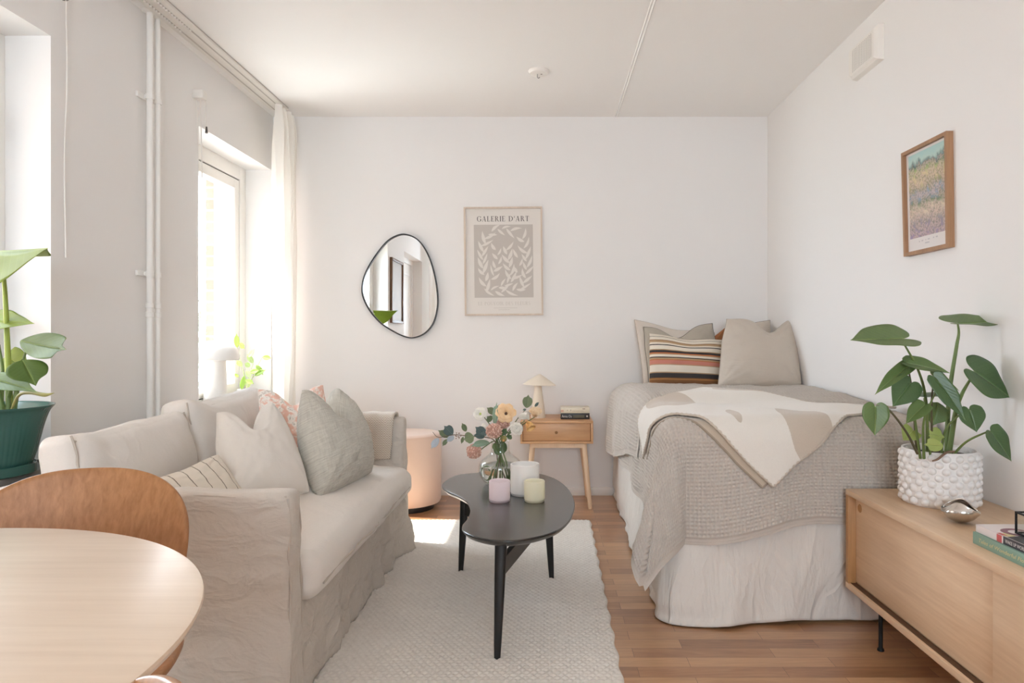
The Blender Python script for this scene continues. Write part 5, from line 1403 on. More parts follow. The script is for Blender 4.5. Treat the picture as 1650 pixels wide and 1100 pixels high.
# ---- tall plant in the green pot on the near sill
gx, gy, gz = -1.80, 2.20, 0.60
bp = thing('potted_plant', 'tall big-leaved plant in a ribbed dark green pot on the near window sill', 'plant', (gx, gy, gz))
M['pot_green'] = plain('green_glaze', (52, 92, 84), 0.25, var=0.12)
n_a = 180; prof = np.array([(0.118, 0.030), (0.124, 0.045), (0.138, 0.10), (0.152, 0.16), (0.166, 0.20), (0.178, 0.216), (0.180, 0.222), (0.171, 0.218), (0.155, 0.19), (0.148, 0.17)])
pc = catmull([(a, 0, b) for a, b in prof], 5); an = np.linspace(0, 2*PI, n_a, endpoint=False)
rib = 0.0016*np.abs(np.sin(an*30))
A = np.zeros((len(pc), n_a, 3)); rr = pc[:, 0:1]-rib[None, :]*(np.arange(len(pc)) < 24)[:, None]
A[..., 0] = gx+rr*np.cos(an); A[..., 1] = gy+rr*np.sin(an); A[..., 2] = gz+pc[:, 2:3]
bm = bmesh.new(); bm_grid(bm, A, caps=False); pg = from_bm('pot', bm, M['pot_green'], bp, sharp=None)
lathe('saucer', [(0, 0.0), (0.125, 0.0), (0.130, 0.004), (0.131, 0.032), (0.127, 0.034), (0.124, 0.03), (0, 0.03)], (gx, gy, gz), M['pot_green'], bp, 64)
lathe('soil', [(0, 0.006), (0.15, 0)], (gx, gy, gz+0.175), plain('dark_soil', (70, 58, 46), 0.95), bp, 32)
M['leaf_lime'] = leaf_mat('lime_leaf', (108, 128, 40), (148, 166, 66), (176, 188, 100), 0.5, 0.3)
M['leaf_forest'] = leaf_mat('forest_leaf', (66, 92, 40), (104, 128, 58), (140, 160, 90), 0.55, 0.25)
def B(x, y, Y): return P(x, y, Y)
def bstalk(pts, r0, r1, m_='stem_green'): return tube('stem', pts, np.linspace(r0, r1, len(pts)), M[m_], bp, 8, 6)
M['stem_lime'] = plain('stem_lime', (150, 166, 70), 0.45)
bstalk([B(16, 660, 2.20), B(12, 560, 2.19), B(8, 470, 2.17), B(3, 420, 2.15)], 0.010, 0.005, 'stem_lime')
leaf('leaf', B(-16, 404, 2.13), B(78, 402, 2.06), 0.19, (0.1, -0.12, 1.0), M['leaf_lime'], bp, heart=0.0, droop=-0.02, fold=-0.75, curl=-0.55, peak=0.42)
leaf('leaf', B(-40, 520, 2.20), B(49, 513, 2.16), 0.11, (0.2, -0.65, 0.7), M['leaf_lime'], bp, heart=0.05, droop=0.10, fold=0.1, peak=0.45)
bstalk([B(20, 660, 2.22), B(32, 600, 2.18), B(45, 555, 2.14)], 0.006, 0.0035)
leaf('leaf', B(33, 549, 2.13), B(119, 570, 2.03), 0.090, (0.25, -0.85, 0.35), M['leaf_forest'], bp, heart=0.0, droop=-0.10, fold=0.12, peak=0.62)
bstalk([B(10, 660, 2.17), B(22, 610, 2.12), B(36, 580, 2.08)], 0.006, 0.0035)
leaf('leaf', B(36, 580, 2.07), B(57, 620, 2.03), 0.10, (0.4, -0.8, 0.35), M['leaf_forest'], bp, heart=0.02, droop=0.05, fold=0.25, curl=0.3, peak=0.5)
leaf('leaf', B(-30, 606, 2.05), B(58, 627, 1.99), 0.075, (0.05, -0.55, 0.8), M['leaf_forest'], bp, heart=0.0, droop=0.05, fold=0.12, peak=0.45)
leaf('leaf', B(12, 575, 2.25), B(44, 596, 2.22), 0.085, (0.2, -0.9, 0.3), M['leaf_lime'], bp, heart=0.08, droop=0.05, fold=0.15, peak=0.45)
bstalk([B(2, 660, 2.20), B(4, 600, 2.20), B(-2, 555, 2.2)], 0.006, 0.004)
bstalk([B(6, 655, 2.14), B(-6, 620, 2.1), B(-28, 606, 2.06)], 0.005, 0.003)
for x0_, x1_ in ((14, 12), (22, 28), (4, -2)): bstalk([B(x0_, 665, 2.15), B(x1_, 622, 2.15), B(x1_-3, 600, 2.16)], 0.008, 0.004)
dl = tube('dry_leaf', [B(18, 660, 2.12), B(30, 637, 2.08), B(48, 632, 2.05), B(72, 636, 2.02), B(87, 633, 2.01)], [0.003, 0.0045, 0.006, 0.006, 0.001], plain('dry_leaf', (150, 146, 84), 0.6, var=0.25), bp, 8, 6)

# ---- small variegated plant on the far sill
sx_, sy_ = -1.865, 4.27
sp_ = thing('potted_plant', 'small variegated plant in a pale pot on the far window sill', 'plant', (sx_, sy_, 0.60))
lathe('pot', [(0, 0), (0.042, 0), (0.058, 0.115), (0.060, 0.118), (0.054, 0.117), (0.05, 0.10), (0, 0.10)], (sx_, sy_, 0.60), plain('pale_pot', (224, 218, 212), 0.5), sp_, 40)
M['leaf_var'] = leaf_mat('variegated_leaf', (148, 178, 92), (226, 232, 206), (236, 238, 220), 0.45, 0.4)
M['leaf_fresh'] = leaf_mat('fresh_leaf', (140, 176, 72), (176, 204, 104), (200, 216, 150), 0.45, 0.4)
r9 = random.Random(3)
tops = [((384, 560), (381, 537)), ((410, 585), (398, 570)), ((425, 575), (437, 577)), ((404, 600), (418, 596)), ((392, 590), (381, 580)), ((396, 605), (388, 630)), ((412, 605), (428, 595)), ((402, 575), (410, 562)), ((398, 612), (409, 618)), ((386, 604), (378, 606)), ((405, 590), (394, 585)), ((415, 588), (424, 604)), ((388, 552), (394, 562)), ((399, 596), (404, 610))]
for i, (b_, t_) in enumerate(tops):
    Yd = 4.25+0.03*r9.uniform(-1, 1)
    leaf('leaf', P(b_[0]-2, b_[1], Yd), P(t_[0], t_[1], Yd-0.02), 0.032 if i != 0 else 0.036, (r9.uniform(-.4, .4), -1, r9.uniform(0.1, 0.7)), M['leaf_var'] if i % 3 == 1 else M['leaf_fresh'], sp_, heart=0.0, droop=0.05, fold=0.15, n=10, peak=0.5)
    if i < 7: tube('stem', [np.array([sx_, sy_, 0.70]), (np.array([sx_, sy_, 0.72])+P(b_[0]-2, b_[1], Yd))/2+np.array([0, 0, 0.01]), P(b_[0]-2, b_[1], Yd)], [0.0022, 0.0018, 0.0012], plain('pale_stem', (168, 180, 120), 0.5), sp_, 6, 5)
# ------------------------------------------------------------------ glass vase
def glass_mat(name, col, rough=0.0, ior=1.45):
    t = NT(name); t.n.remove(t.b); g = t.new('ShaderNodeBsdfGlass'); g.inputs['Color'].default_value = col; g.inputs['Roughness'].default_value = rough; g.inputs['IOR'].default_value = ior
    t.link(g.outputs[0], t.out.inputs['Surface']); return t.m
vx, vy, vz = -0.192, 2.905, TZ
va = thing('glass_vase', 'round clear glass vase of water on the coffee table', 'vase', (vx, vy, vz))
outer = [(0, 0.0), (0.05, 0.0), (0.066, 0.006), (0.088, 0.040), (0.0925, 0.068), (0.085, 0.095), (0.060, 0.118), (0.043, 0.132), (0.0385, 0.150), (0.0385, 0.178), (0.041, 0.1835)]
inner = [(0.0385, 0.1835), (0.036, 0.178), (0.036, 0.150), (0.0405, 0.130), (0.058, 0.1155), (0.0825, 0.094), (0.090, 0.068), (0.0855, 0.041), (0.064, 0.010), (0.05, 0.006), (0, 0.006)]
oc = catmull([(a, 0, b) for a, b in outer], 5)[:, [0, 2]]; ic = catmull([(a, 0, b) for a, b in inner], 5)[:, [0, 2]]
oc[0, 0] = 0; ic[-1, 0] = 0
pr_ = np.maximum(np.concatenate([oc, ic]), 0)
lathe('vase_body', pr_, (vx, vy, vz), thin_glass('clear_glass', (0.985, 0.992, 0.988)), va, 72, sharp=None)
wi = [(a-0.0004, b) for a, b in ic[::-1] if b <= 0.079]; wi[0] = (0, wi[0][1]); wi = [(max(a, 0), b) for a, b in wi]
wi += [(wi[-1][0], 0.080), (0, 0.080)]
lathe('water', wi, (vx, vy, vz+0.0003), glass_mat('water', (0.98, 0.99, 0.97, 1), 0, 1.33), va, 72, sharp=30)

# ------------------------------------------------------------------ the bouquet: every stem a thing of its own
def fz(zx, zy, Y=2.9): return P(690+zx/6.47, 620+zy/6.47, Y)
GF = 'flowers in the glass vase'
stemm = plain('flower_stem', (104, 122, 72), 0.5, var=0.2); brst = plain('twig', (118, 100, 80), 0.7)
r7 = random.Random(11)
def in_vase(k):
    a = k*2.4; return np.array([vx+0.030*math.cos(a), vy+0.030*math.sin(a), vz+0.012])
def neck(k):
    a = k*2.4+PI; return np.array([vx+0.024*math.cos(a)*-1, vy+0.024*math.sin(a)*-1, vz+0.165])
def stem_to(T, k, end, r=0.0024, mid=None, m_=None):
    n0 = neck(k); e = np.array(end)
    md = mid if mid is not None else (n0+e)/2+np.array([0, 0, 0.015])
    nn = np.array([vx+0.018*math.cos(k*2.4), vy+0.018*math.sin(k*2.4), vz+0.178])
    b0 = np.array([vx-0.045*math.cos(k*2.4), vy-0.045*math.sin(k*2.4), vz+0.014])
    return tube('stem', [b0, (b0+nn)/2, nn, md, e], [r, r, r, r*0.9, r*0.75], m_ or stemm, T, 7, 6)
def petals(name, c, axis, n, ln, wd, open_, mat, T, rows=1, cup=0.35, seed=0):
    """a whorl of petals around c; axis looks out of the flower; one mesh per bloom"""
    rr = random.Random(seed); ax = np.array(axis, float); ax /= np.linalg.norm(ax)
    t1 = np.cross(ax, [0, 0, 1.0]) if abs(ax[2]) < 0.9 else np.cross(ax, [1.0, 0, 0]); t1 /= np.linalg.norm(t1); t2 = np.cross(ax, t1)
    bm = bmesh.new()
    for row in range(rows):
        op = open_*(1-0.28*row); l_ = ln*(1-0.16*row)
        for i in range(n):
            a = 2*PI*(i+0.5*row)/n+rr.uniform(-.12, .12); rad = t1*math.cos(a)+t2*math.sin(a); tan = -t1*math.sin(a)+t2*math.cos(a)
            o_ = op*rr.uniform(0.88, 1.1)
            v = np.linspace(0, 1, 9); u = np.linspace(-1, 1, 7); A = np.zeros((7, 9, 3))
            for iu, uu in enumerate(u):
                for iv, vv in enumerate(v):
                    th = o_*(vv**0.8)
                    w_ = wd*0.5*math.sin(PI*min(1, 0.12+0.80*vv))**0.7
                    rad_d = l_*math.sin(th)*vv; up_d = l_*math.cos(th)*vv
                    ruf = 0.06*l_*math.sin(uu*4+i)*vv
                    A[iu, iv] = np.array(c)+rad*(rad_d-0.0)+ax*(up_d+cup*w_*abs(uu)**2+ruf*0.5)+tan*(uu*w_)
            bm_grid(bm, A, closev=False, caps=False)
    o = from_bm(name, bm, mat, T, sharp=None); solidify(o, 0.0005, 0); return o
def petal_mat(name, c1, c2, tr=0.3):
    t = NT(name); t.set(Roughness=0.6); f = t.noise(t.coord(), 45, 3)
    c = t.mix(f, lin(c1), lin(c2)); t.color(c)
    tl_ = t.new('ShaderNodeBsdfTranslucent'); t.link(c, tl_.inputs['Color']); mx2 = t.new('ShaderNodeMixShader'); mx2.inputs[0].default_value = tr
    t.link(t.b.outputs[0], mx2.inputs[1]); t.link(tl_.outputs[0], mx2.inputs[2]); t.link(mx2.outputs[0], t.out.inputs['Surface']); return t.m
peach = petal_mat('peach_petal', (250, 212, 152), (253, 236, 204)); whitep = petal_mat('white_petal', (244, 240, 230), (250, 248, 242)); creamp = petal_mat('cream_peach_petal', (250, 222, 176), (252, 238, 214)); yellow = petal_mat('apricot_petal', (246, 200, 120), (252, 224, 166))
centre_dk = plain('dark_centre', (76, 52, 40), 0.8); centre_gr = plain('green_centre', (190, 206, 110), 0.7)
def ball(name, c, r, mat, T, sc=(1, 1, 1), seg=16):
    bm = bmesh.new(); bmesh.ops.create_uvsphere(bm, u_segments=seg, v_segments=seg//2+2, radius=r, matrix=Matrix.Translation(Vector(c)) @ Matrix.Diagonal((*sc, 1)))
    return from_bm(name, bm, mat, T, sharp=None)
base0 = (vx, vy, vz+0.01)
# peach poppy
T = thing('poppy', 'large open peach poppy with a dark centre, highest of the orange blooms', 'flower', base0, GF); c = fz(812, 300, 2.85)
stem_to(T, 1, c+np.array([0.005, 0.02, -0.01])); petals('bloom', c+np.array([0.0, 0.012, 0.0]), (-0.12, -1, 0.25), 6, 0.046, 0.048, 1.25, peach, T, 2, 0.25, 1)
ball('centre', c+np.array([0.0, -0.002, 0]), 0.007, centre_dk, T)
# cream-peach bloom at the right
T = thing('ranunculus', 'cream and peach bloom at the right end of the bouquet', 'flower', base0, GF); c = fz(1110, 300, 2.84)
stem_to(T, 2, c+np.array([0, 0.01, -0.015])); petals('bloom', c+np.array([0, 0.0, -0.012]), (0.15, -0.5, 0.9), 7, 0.040, 0.034, 0.75, creamp, T, 3, 0.3, 2)
# apricot tulip
T = thing('tulip', 'apricot tulip drooping below the cream and peach bloom', 'flower', base0, GF); c = fz(1030, 385, 2.82)
stem_to(T, 3, c+np.array([-0.01, 0.01, 0.004])); petals('bloom', c, (0.45, -0.5, -0.62), 6, 0.040, 0.032, 0.55, yellow, T, 2, 0.35, 3)
# white ranunculus
T = thing('ranunculus', 'round white double bloom at the front right of the bouquet', 'flower', base0, GF); c = fz(915, 460, 2.83)
stem_to(T, 4, c+np.array([0, 0.02, -0.005])); petals('bloom', c+np.array([0, 0.016, -0.006]), (0.1, -0.9, 0.35), 9, 0.034, 0.030, 1.0, whitep, T, 4, 0.3, 4); petals('inner_petals', c+np.array([0, 0.006, -0.004]), (0.1, -0.9, 0.35), 7, 0.030, 0.030, 0.55, whitep, T, 3, 0.5, 14)
# white bud
T = thing('tulip', 'closed white bud between the peach poppy and the cream bloom', 'flower', base0, GF); c = fz(985, 318, 2.86)
stem_to(T, 5, c+np.array([-0.018, 0.0, -0.008])); petals('bloom', c+np.array([-0.018, 0, -0.008]), (0.9, -0.2, 0.25), 6, 0.046, 0.030, 0.42, whitep, T, 2, 0.4, 5)
# white anemone
T = thing('anemone', 'white open flower with a green centre at the upper left of the bouquet', 'flower', base0, GF); c = fz(545, 300, 2.90)
stem_to(T, 6, c+np.array([0.01, 0.01, -0.01])); petals('bloom', c+np.array([0, 0.008, -0.004]), (-0.15, -1, 0.3), 6, 0.032, 0.034, 1.15, whitep, T, 2, 0.25, 6); ball('centre', c+np.array([0, -0.002, 0]), 0.005, centre_gr, T)
petals('low_petal', fz(575, 400, 2.89), (0.05, -0.3, -1), 3, 0.03, 0.022, 0.35, whitep, T, 1, 0.3, 16)
# dusty pink flower heads
dusty = plain('dusty_pink', (206, 160, 142), 0.8, var=0.2); dusty2 = plain('dusty_pink_light', (228, 194, 176), 0.8)
def cluster(label, c, r, k, seed):
    T = thing('sedum', label, 'flower', base0, GF); rr = random.Random(seed)
    stem_to(T, k, c+np.array([0.004, 0.006, -r*0.6]))
    bm = bmesh.new(); b2 = bmesh.new()
    for i in range(330):
        z = rr.uniform(-1, 1); a = rr.uniform(0, 2*PI); q_ = math.sqrt(max(0, 1-z*z)); d_ = np.array([q_*math.cos(a), q_*math.sin(a), z*0.92])
        pnt = np.array(c)+d_*r*rr.uniform(0.85, 1.08)
        bmesh.ops.create_icosphere(bm if rr.random() < 0.6 else b2, subdivisions=1, radius=r*0.115*rr.uniform(0.8, 1.25), matrix=Matrix.Translation(Vector(pnt)))
    bmesh.ops.create_icosphere(bm, subdivisions=2, radius=r*0.86, matrix=Matrix.Translation(Vector(c)))
    from_bm('flower_head', bm, dusty, T, sharp=None); from_bm('florets', b2, dusty2, T, sharp=None)
cluster('dusty pink flower cluster just above the vase mouth', fz(685, 480, 2.83), 0.031, 7, 1)
cluster('small dusty pink flower cluster tucked under the peach poppy', fz(785, 395, 2.87), 0.026, 8, 2)
cluster('dusty pink flower cluster hanging down left of the vase', fz(478, 690, 2.84), 0.030, 9, 3)
# green bud
T = thing('flower_bud', 'small yellow-green bud in front of the vase mouth', 'flower', base0, GF); c = fz(785, 562, 2.84)
stem_to(T, 10, c+np.array([0, 0.012, 0.0])); ball('bud', c, 0.0145, plain('bud_green', (150, 142, 84), 0.6, var=0.2), T, (1, 1, 0.9)); ball('bud_tip', c+np.array([0.001, -0.0115, -0.004]), 0.005, plain('bud_orange', (222, 160, 100), 0.6), T)
# foliage
M['euc'] = leaf_mat('eucalyptus_leaf', (88, 104, 78), (132, 142, 104), (160, 170, 140), 0.55, 0.12)
M['euc_blue'] = leaf_mat('blue_eucalyptus_leaf', (66, 86, 86), (96, 116, 114), (140, 156, 150), 0.5, 0.08)
M['euc_grey'] = leaf_mat('grey_eucalyptus_leaf', (150, 160, 172), (184, 192, 200), (200, 206, 210), 0.5, 0.1)
M['sage'] = leaf_mat('sage_leaf', (112, 138, 118), (150, 172, 150), (176, 192, 172), 0.55, 0.12)
def fl(T, b_, t_, w_, m_, nrm=(0, -1, 0.25), Y=2.87, dY=-0.015, **k):
    kk = dict(heart=0.0, droop=0.03, fold=0.12, n=14, peak=0.48); kk.update(k)
    return leaf('leaf', fz(*b_, Y), fz(*t_, Y+dY), w_, nrm, M[m_], T, **kk)
T = thing('eucalyptus_branch', 'long eucalyptus branch reaching far left out of the vase', 'branch', base0, GF)
tube('stem', [in_vase(0), np.array([vx-0.01, vy, vz+0.09]), np.array([vx-0.02, vy-0.01, vz+0.178]), fz(600, 545, 2.86), fz(440, 535, 2.84), fz(270, 520, 2.82), fz(110, 545, 2.80), fz(45, 490, 2.79)], [0.0024, 0.0024, 0.0024, 0.0022, 0.002, 0.0018, 0.0014, 0.0008], brst, T, 7, 6)
fl(T, (255, 520), (165, 425), 0.042, 'euc_blue', (0.2, -1, 0.2), 2.82, peak=0.55); fl(T, (215, 545), (102, 470), 0.028, 'euc', (-0.3, -0.8, 0.5), 2.82)
fl(T, (110, 555), (28, 665), 0.030, 'euc_grey', (-0.3, -1, 0.2), 2.80); fl(T, (268, 535), (190, 590), 0.026, 'euc_grey', (0, -0.8, 0.6), 2.81); fl(T, (200, 565), (148, 638), 0.020, 'euc', (-0.4, -0.9, 0.1), 2.81)
fl(T, (395, 485), (352, 395), 0.022, 'euc', (0.3, -1, 0.1), 2.83); fl(T, (475, 535), (370, 570), 0.050, 'euc', (0, -0.9, 0.4), 2.84, peak=0.5); fl(T, (365, 540), (345, 615), 0.014, 'euc', (0.5, -1, 0), 2.83)
fl(T, (600, 525), (490, 435), 0.040, 'euc_blue', (0.1, -1, 0.3), 2.85, peak=0.5); fl(T, (590, 540), (470, 520), 0.034, 'euc_blue', (0, -0.7, 0.7), 2.85); fl(T, (560, 470), (605, 530), 0.03, 'euc_blue', (0.2, -1, 0.2), 2.85); fl(T, (430, 545), (430, 612), 0.035, 'euc', (0.1, -1, 0.2), 2.84)
bm = bmesh.new()
for i in range(14): bmesh.ops.create_icosphere(bm, subdivisions=1, radius=0.0028, matrix=Matrix.Translation(Vector(fz(285+r7.uniform(0, 60), 500+r7.uniform(0, 70), 2.815))))
from_bm('seed_pods', bm, plain('seed_pod', (150, 128, 112), 0.8), T, sharp=None)
T = thing('eucalyptus_branch', 'single round eucalyptus leaf standing up at the right of the bouquet', 'branch', base0, GF)
stem_to(T, 11, fz(1020, 250, 2.86), 0.0018, None, brst); fl(T, (1025, 240), (1045, 100), 0.042, 'euc', (0.1, -1, 0.15), 2.86, 0, peak=0.52); fl(T, (1110, 225), (1155, 178), 0.012, 'euc_blue', (0, -1, 0.2), 2.86); fl(T, (1020, 255), (985, 262), 0.010, 'euc_blue', (0, -1, 0.4), 2.86)
T = thing('sage_sprig', 'tall pale green pointed leaf rising from the middle of the bouquet', 'branch', base0, GF)
stem_to(T, 12, fz(690, 420, 2.86), 0.002); fl(T, (692, 425), (712, 178), 0.034, 'sage', (-0.5, -1, 0.1), 2.86, 0, peak=0.55, curl=0.3); fl(T, (640, 600), (445, 610), 0.042, 'sage', (0, -0.55, 0.85), 2.84, -0.03, droop=0.2); fl(T, (700, 300), (610, 235), 0.030, 'euc', (0.1, -1, 0.2), 2.90); fl(T, (660, 375), (612, 325), 0.032, 'euc', (0.1, -1, 0.3), 2.88); fl(T, (745, 235), (738, 205), 0.02, 'euc_blue', (0, -1, .2), 2.9)
T = thing('tulip_foliage', 'dark green leaves filling the vase neck between the stems', 'branch', base0, GF)
for i, (b_, t_) in enumerate((((700, 600), (690, 690)), ((750, 600), (770, 720)), ((720, 560), (705, 500)), ((770, 520), (820, 450)), ((760, 540), (740, 470)), ((830, 560), (870, 520)), ((690, 640), (740, 740)), ((800, 600), (790, 720)))):
    fl(T, b_, t_, 0.024, 'leaf_deep' if i % 2 else 'leaf_mid', (r7.uniform(-.5, .5), -1, 0.2), 2.895 if i in (0, 1, 6, 7) else 2.85, 0.0)
tube('stem', [in_vase(3), np.array([vx+0.03, vy-0.02, vz+0.08]), np.array([vx-0.002, vy, vz+0.17])], 0.003, stemm, T, 7, 6)
tube('curled_stem', catmull([np.array([vx-0.055+0.020*math.cos(a), vy-0.04, vz+0.055+0.028*math.sin(a)]) for a in np.linspace(0.3, 6.0, 9)], 3), 0.0028, stemm, T, 7)

# ------------------------------------------------------------------ candle glasses
def frosted(name, c, tr=0.5):
    t = NT(name); t.set(Roughness=0.35); t.color(lin(c))
    tl_ = t.new('ShaderNodeBsdfTranslucent'); tl_.inputs['Color'].default_value = lin(c); mx2 = t.new('ShaderNodeMixShader'); mx2.inputs[0].default_value = tr
    v = t.noise(t.coord(), 12, 3)
    t.link(t.b.outputs[0], mx2.inputs[1]); t.link(tl_.outputs[0], mx2.inputs[2]); t.link(mx2.outputs[0], t.out.inputs['Surface']); return t.m
def candle_glass(label, x, y, r, h, c):
    T = thing('candle_holder', label, 'candle holder', (x, y, TZ), 'glass candle holders on the coffee table'); wl = 0.004
    lathe('glass', [(0, 0.008), (r-wl-0.002, 0.009), (r-wl, 0.014), (r-wl-0.0005, h-0.002), (r-wl*0.5, h), (r, h-0.002), (r, 0.010), (r-0.003, 0.007)], (x, y, TZ), frosted('frosted_'+str(c[0])+str(c[2]), c), T, 56)
    fm = frosted('foot_'+str(c[0])+str(c[2]), tuple(int(q_*0.97) for q_ in c), 0.75)
    lathe('glass_foot', [(0, 0.0), (r-0.004, 0.0), (r-0.001, 0.003), (r-0.0025, 0.0072), (0, 0.0078)], (x, y, TZ), fm, T, 56)
candle_glass('tall white frosted glass candle holder on the coffee table', -0.082, 2.715, 0.0575, 0.122, (246, 244, 241))
candle_glass('small pink frosted glass candle holder on the coffee table', -0.175, 2.600, 0.0405, 0.079, (246, 236, 237))
candle_glass('small pale yellow frosted glass candle holder on the coffee table', -0.042, 2.600, 0.0395, 0.079, (246, 242, 224))

# ------------------------------------------------------------------ books
def book(T, x0, x1, y0, y1, z0, z1, cover, spine_side, pages=(226, 218, 206), th=0.0022):
    """closed book lying flat; spine_side '-x' or '-y'"""
    m_ = cover if not isinstance(cover, tuple) else plain('cover', cover, 0.45)
    bm = bmesh.new(); bm_box(bm, x0, x1, y0, y1, z1-th, z1, 0.0006); bm_box(bm, x0, x1, y0, y1, z0, z0+th, 0.0006)
    if spine_side == '-x': bm_box(bm, x0-0.0006, x0+th, y0, y1, z0, z1, 0.0008)
    else: bm_box(bm, x0, x1, y0-0.0006, y0+th, z0, z1, 0.0008)
    o = from_bm('cover', bm, m_, T)
    e = 0.003; d = (x0+th, x1-e, y0+e, y1-e, z0+th, z1-th) if spine_side == '-x' else (x0+e, x1-e, y0+th, y1-e, z0+th, z1-th)
    box('pages', d, plain('page_edges', pages, 0.9), T, 0)
    return o
bz = nz1; yb = 4.215
T = thing('book', 'black paperback lying lower on the nightstand', 'book', (0.185, yb+0.06, bz), 'books on the nightstand')
o = book(T, 0.094, 0.272, yb, yb+0.125, bz, bz+0.0375, (38, 34, 32), '-y')
sans('lettering', 'Anna Os', (0.100, yb-0.0009, bz+0.011), (1, 0, 0), (0, 0, 1), 0.017, plain('cover_white', (226, 220, 212), 0.6), T, 0.062)
sans('lettering', 'oooooooo', (0.172, yb-0.0009, bz+0.013), (1, 0, 0), (0, 0, 1), 0.010, plain('cover_grey', (112, 106, 98), 0.6), T, 0.066) if False else None
box('publisher_mark', (0.252, 0.261, yb-0.0012, yb-0.0005, bz+0.014, bz+0.024), plain('cover_white', (206, 200, 190), 0.6), T, 0)
box('spine_picture', (0.170, 0.240, yb-0.0011, yb-0.0005, bz+0.009, bz+0.026), plain('cover_olive', (92, 88, 70), 0.6, var=0.35), T, 0)
T = thing('book', 'cream paperback lying on top of the black paperback', 'book', (0.185, yb+0.06, bz+0.0375), 'books on the nightstand')
book(T, 0.094, 0.272, yb+0.001, yb+0.122, bz+0.0378, bz+0.0715, (224, 214, 192), '-y')
bm = bmesh.new()
for x0_, x1_, z0_, z1_ in ((0.228, 0.244, 0.062, 0.066), (0.133, 0.137, 0.053, 0.058), (0.155, 0.158, 0.050, 0.060), (0.165, 0.235, 0.050, 0.0515)): bm_box(bm, x0_, x1_, yb+0.0000, yb+0.0008, bz+z0_, bz+z1_)
from_bm('spine_marks', bm, plain('spine_ink', (128, 112, 98), 0.7), T, smooth=False)
bm = bmesh.new(); bm_box(bm, 0.0945, 0.112, yb-0.0002, yb+0.0008, bz+0.045, bz+0.058); from_bm('spine_patch', bm, plain('spine_rose', (208, 168, 146), 0.7), T, smooth=False)

# books on the sideboard
S0 = 0.503
T = thing('book', 'green book lying under the magazine-like book on the sideboard', 'book', (1.23, 1.66, S0), 'books on the sideboard')
gr = plain('sea_green_cover', (128, 158, 142), 0.45); book(T, 1.124, 1.345, 1.515, 1.795, S0, S0+0.031, gr, '-x')
gold = plain('gold_ink', (214, 196, 140), 0.5)
def script(T, text, y0, width, z, h, mat):
    o = sans('lettering', text, (1.1231, y0, z), (0, -1, 0), (0, -0.28, 1), h, mat, T, width); return o
script(T, 'Tales of Wonderful Flower World', 1.772, 0.25, S0+0.0105, 0.011, gold)
T = thing('book', 'white book with black and mauve shapes reading WAKE UP WORLD on the sideboard', 'book', (1.235, 1.66, S0+0.031), 'books on the sideboard')
wz0, wz1 = S0+0.0312, S0+0.0505
wc = plain('white_cover', (230, 220, 218), 0.4); book(T, 1.130, 1.335, 1.53, 1.792, wz0, wz1, wc, '-x')
ink2 = plain('cover_charcoal', (62, 60, 66), 0.4); mauve = plain('cover_mauve', (150, 104, 116), 0.45); red = plain('cover_red', (196, 92, 92), 0.45); straw = plain('cover_straw', (222, 206, 158), 0.5); wt = plain('cover_print_white', (236, 232, 230), 0.45)
def blot(name, pts, mat, z=wz1+0.0003):
    bm = bmesh.new(); b = [bm.verts.new((x, y, z)) for x, y in pts]; bm.faces.new(b)
    bmesh.ops.recalc_face_normals(bm, faces=bm.faces); return from_bm(name, bm, mat, T, smooth=False)
def arcband(cx, cy, r0, r1, a0, a1, n=18):
    o_ = [(cx+r1*math.cos(a0+(a1-a0)*i/n), cy+r1*math.sin(a0+(a1-a0)*i/n)) for i in range(n+1)]; i_ = [(cx+r0*math.cos(a0+(a1-a0)*i/n), cy+r0*math.sin(a0+(a1-a0)*i/n)) for i in range(n+1)]
    return o_+i_[::-1]
blot('cover_shape', arcband(1.185, 1.715, 0.020, 0.036, 0.4, 4.3), mauve)
blot('cover_shape', [(1.131, 1.700), (1.150, 1.712), (1.165, 1.69), (1.150, 1.675), (1.131, 1.682)], straw)
blot('cover_shape', [(1.1295, 1.71), (1.140, 1.712), (1.142, 1.685), (1.1295, 1.69)], red, wz1+0.0005)
blot('cover_shape', [(1.132, 1.675), (1.16, 1.68), (1.215, 1.70), (1.235, 1.735), (1.262, 1.73), (1.25, 1.68), (1.28, 1.62), (1.25, 1.56), (1.131, 1.555)], ink2, wz1+0.0006)
blot('cover_shape', arcband(1.18, 1.60, 0.030, 0.036, 0.0, 2.6), wt, wz1+0.0009)
blot('cover_shape', arcband(1.235, 1.655, 0.018, 0.024, -1.0, 2.2), wt, wz1+0.0009)
blot('cover_shape', [(1.15, 1.57), (1.16, 1.60), (1.20, 1.585), (1.195, 1.565)], mauve, wz1+0.0008)
bm = bmesh.new(); bm_box(bm, 1.1288, 1.1296, 1.535, 1.684, wz0+0.0005, wz1); from_bm('spine_panel', bm, ink2, T, smooth=False)
bm = bmesh.new(); bm_box(bm, 1.1288, 1.1296, 1.690, 1.708, wz0+0.0005, wz1-0.001); from_bm('spine_panel', bm, red, T, smooth=False)
sans('lettering', 'WAKE UP WORLD', (1.1284, 1.676, wz0+0.0052), (0, -1, 0), (0, 0, 1), 0.0095, wt, T, 0.075)

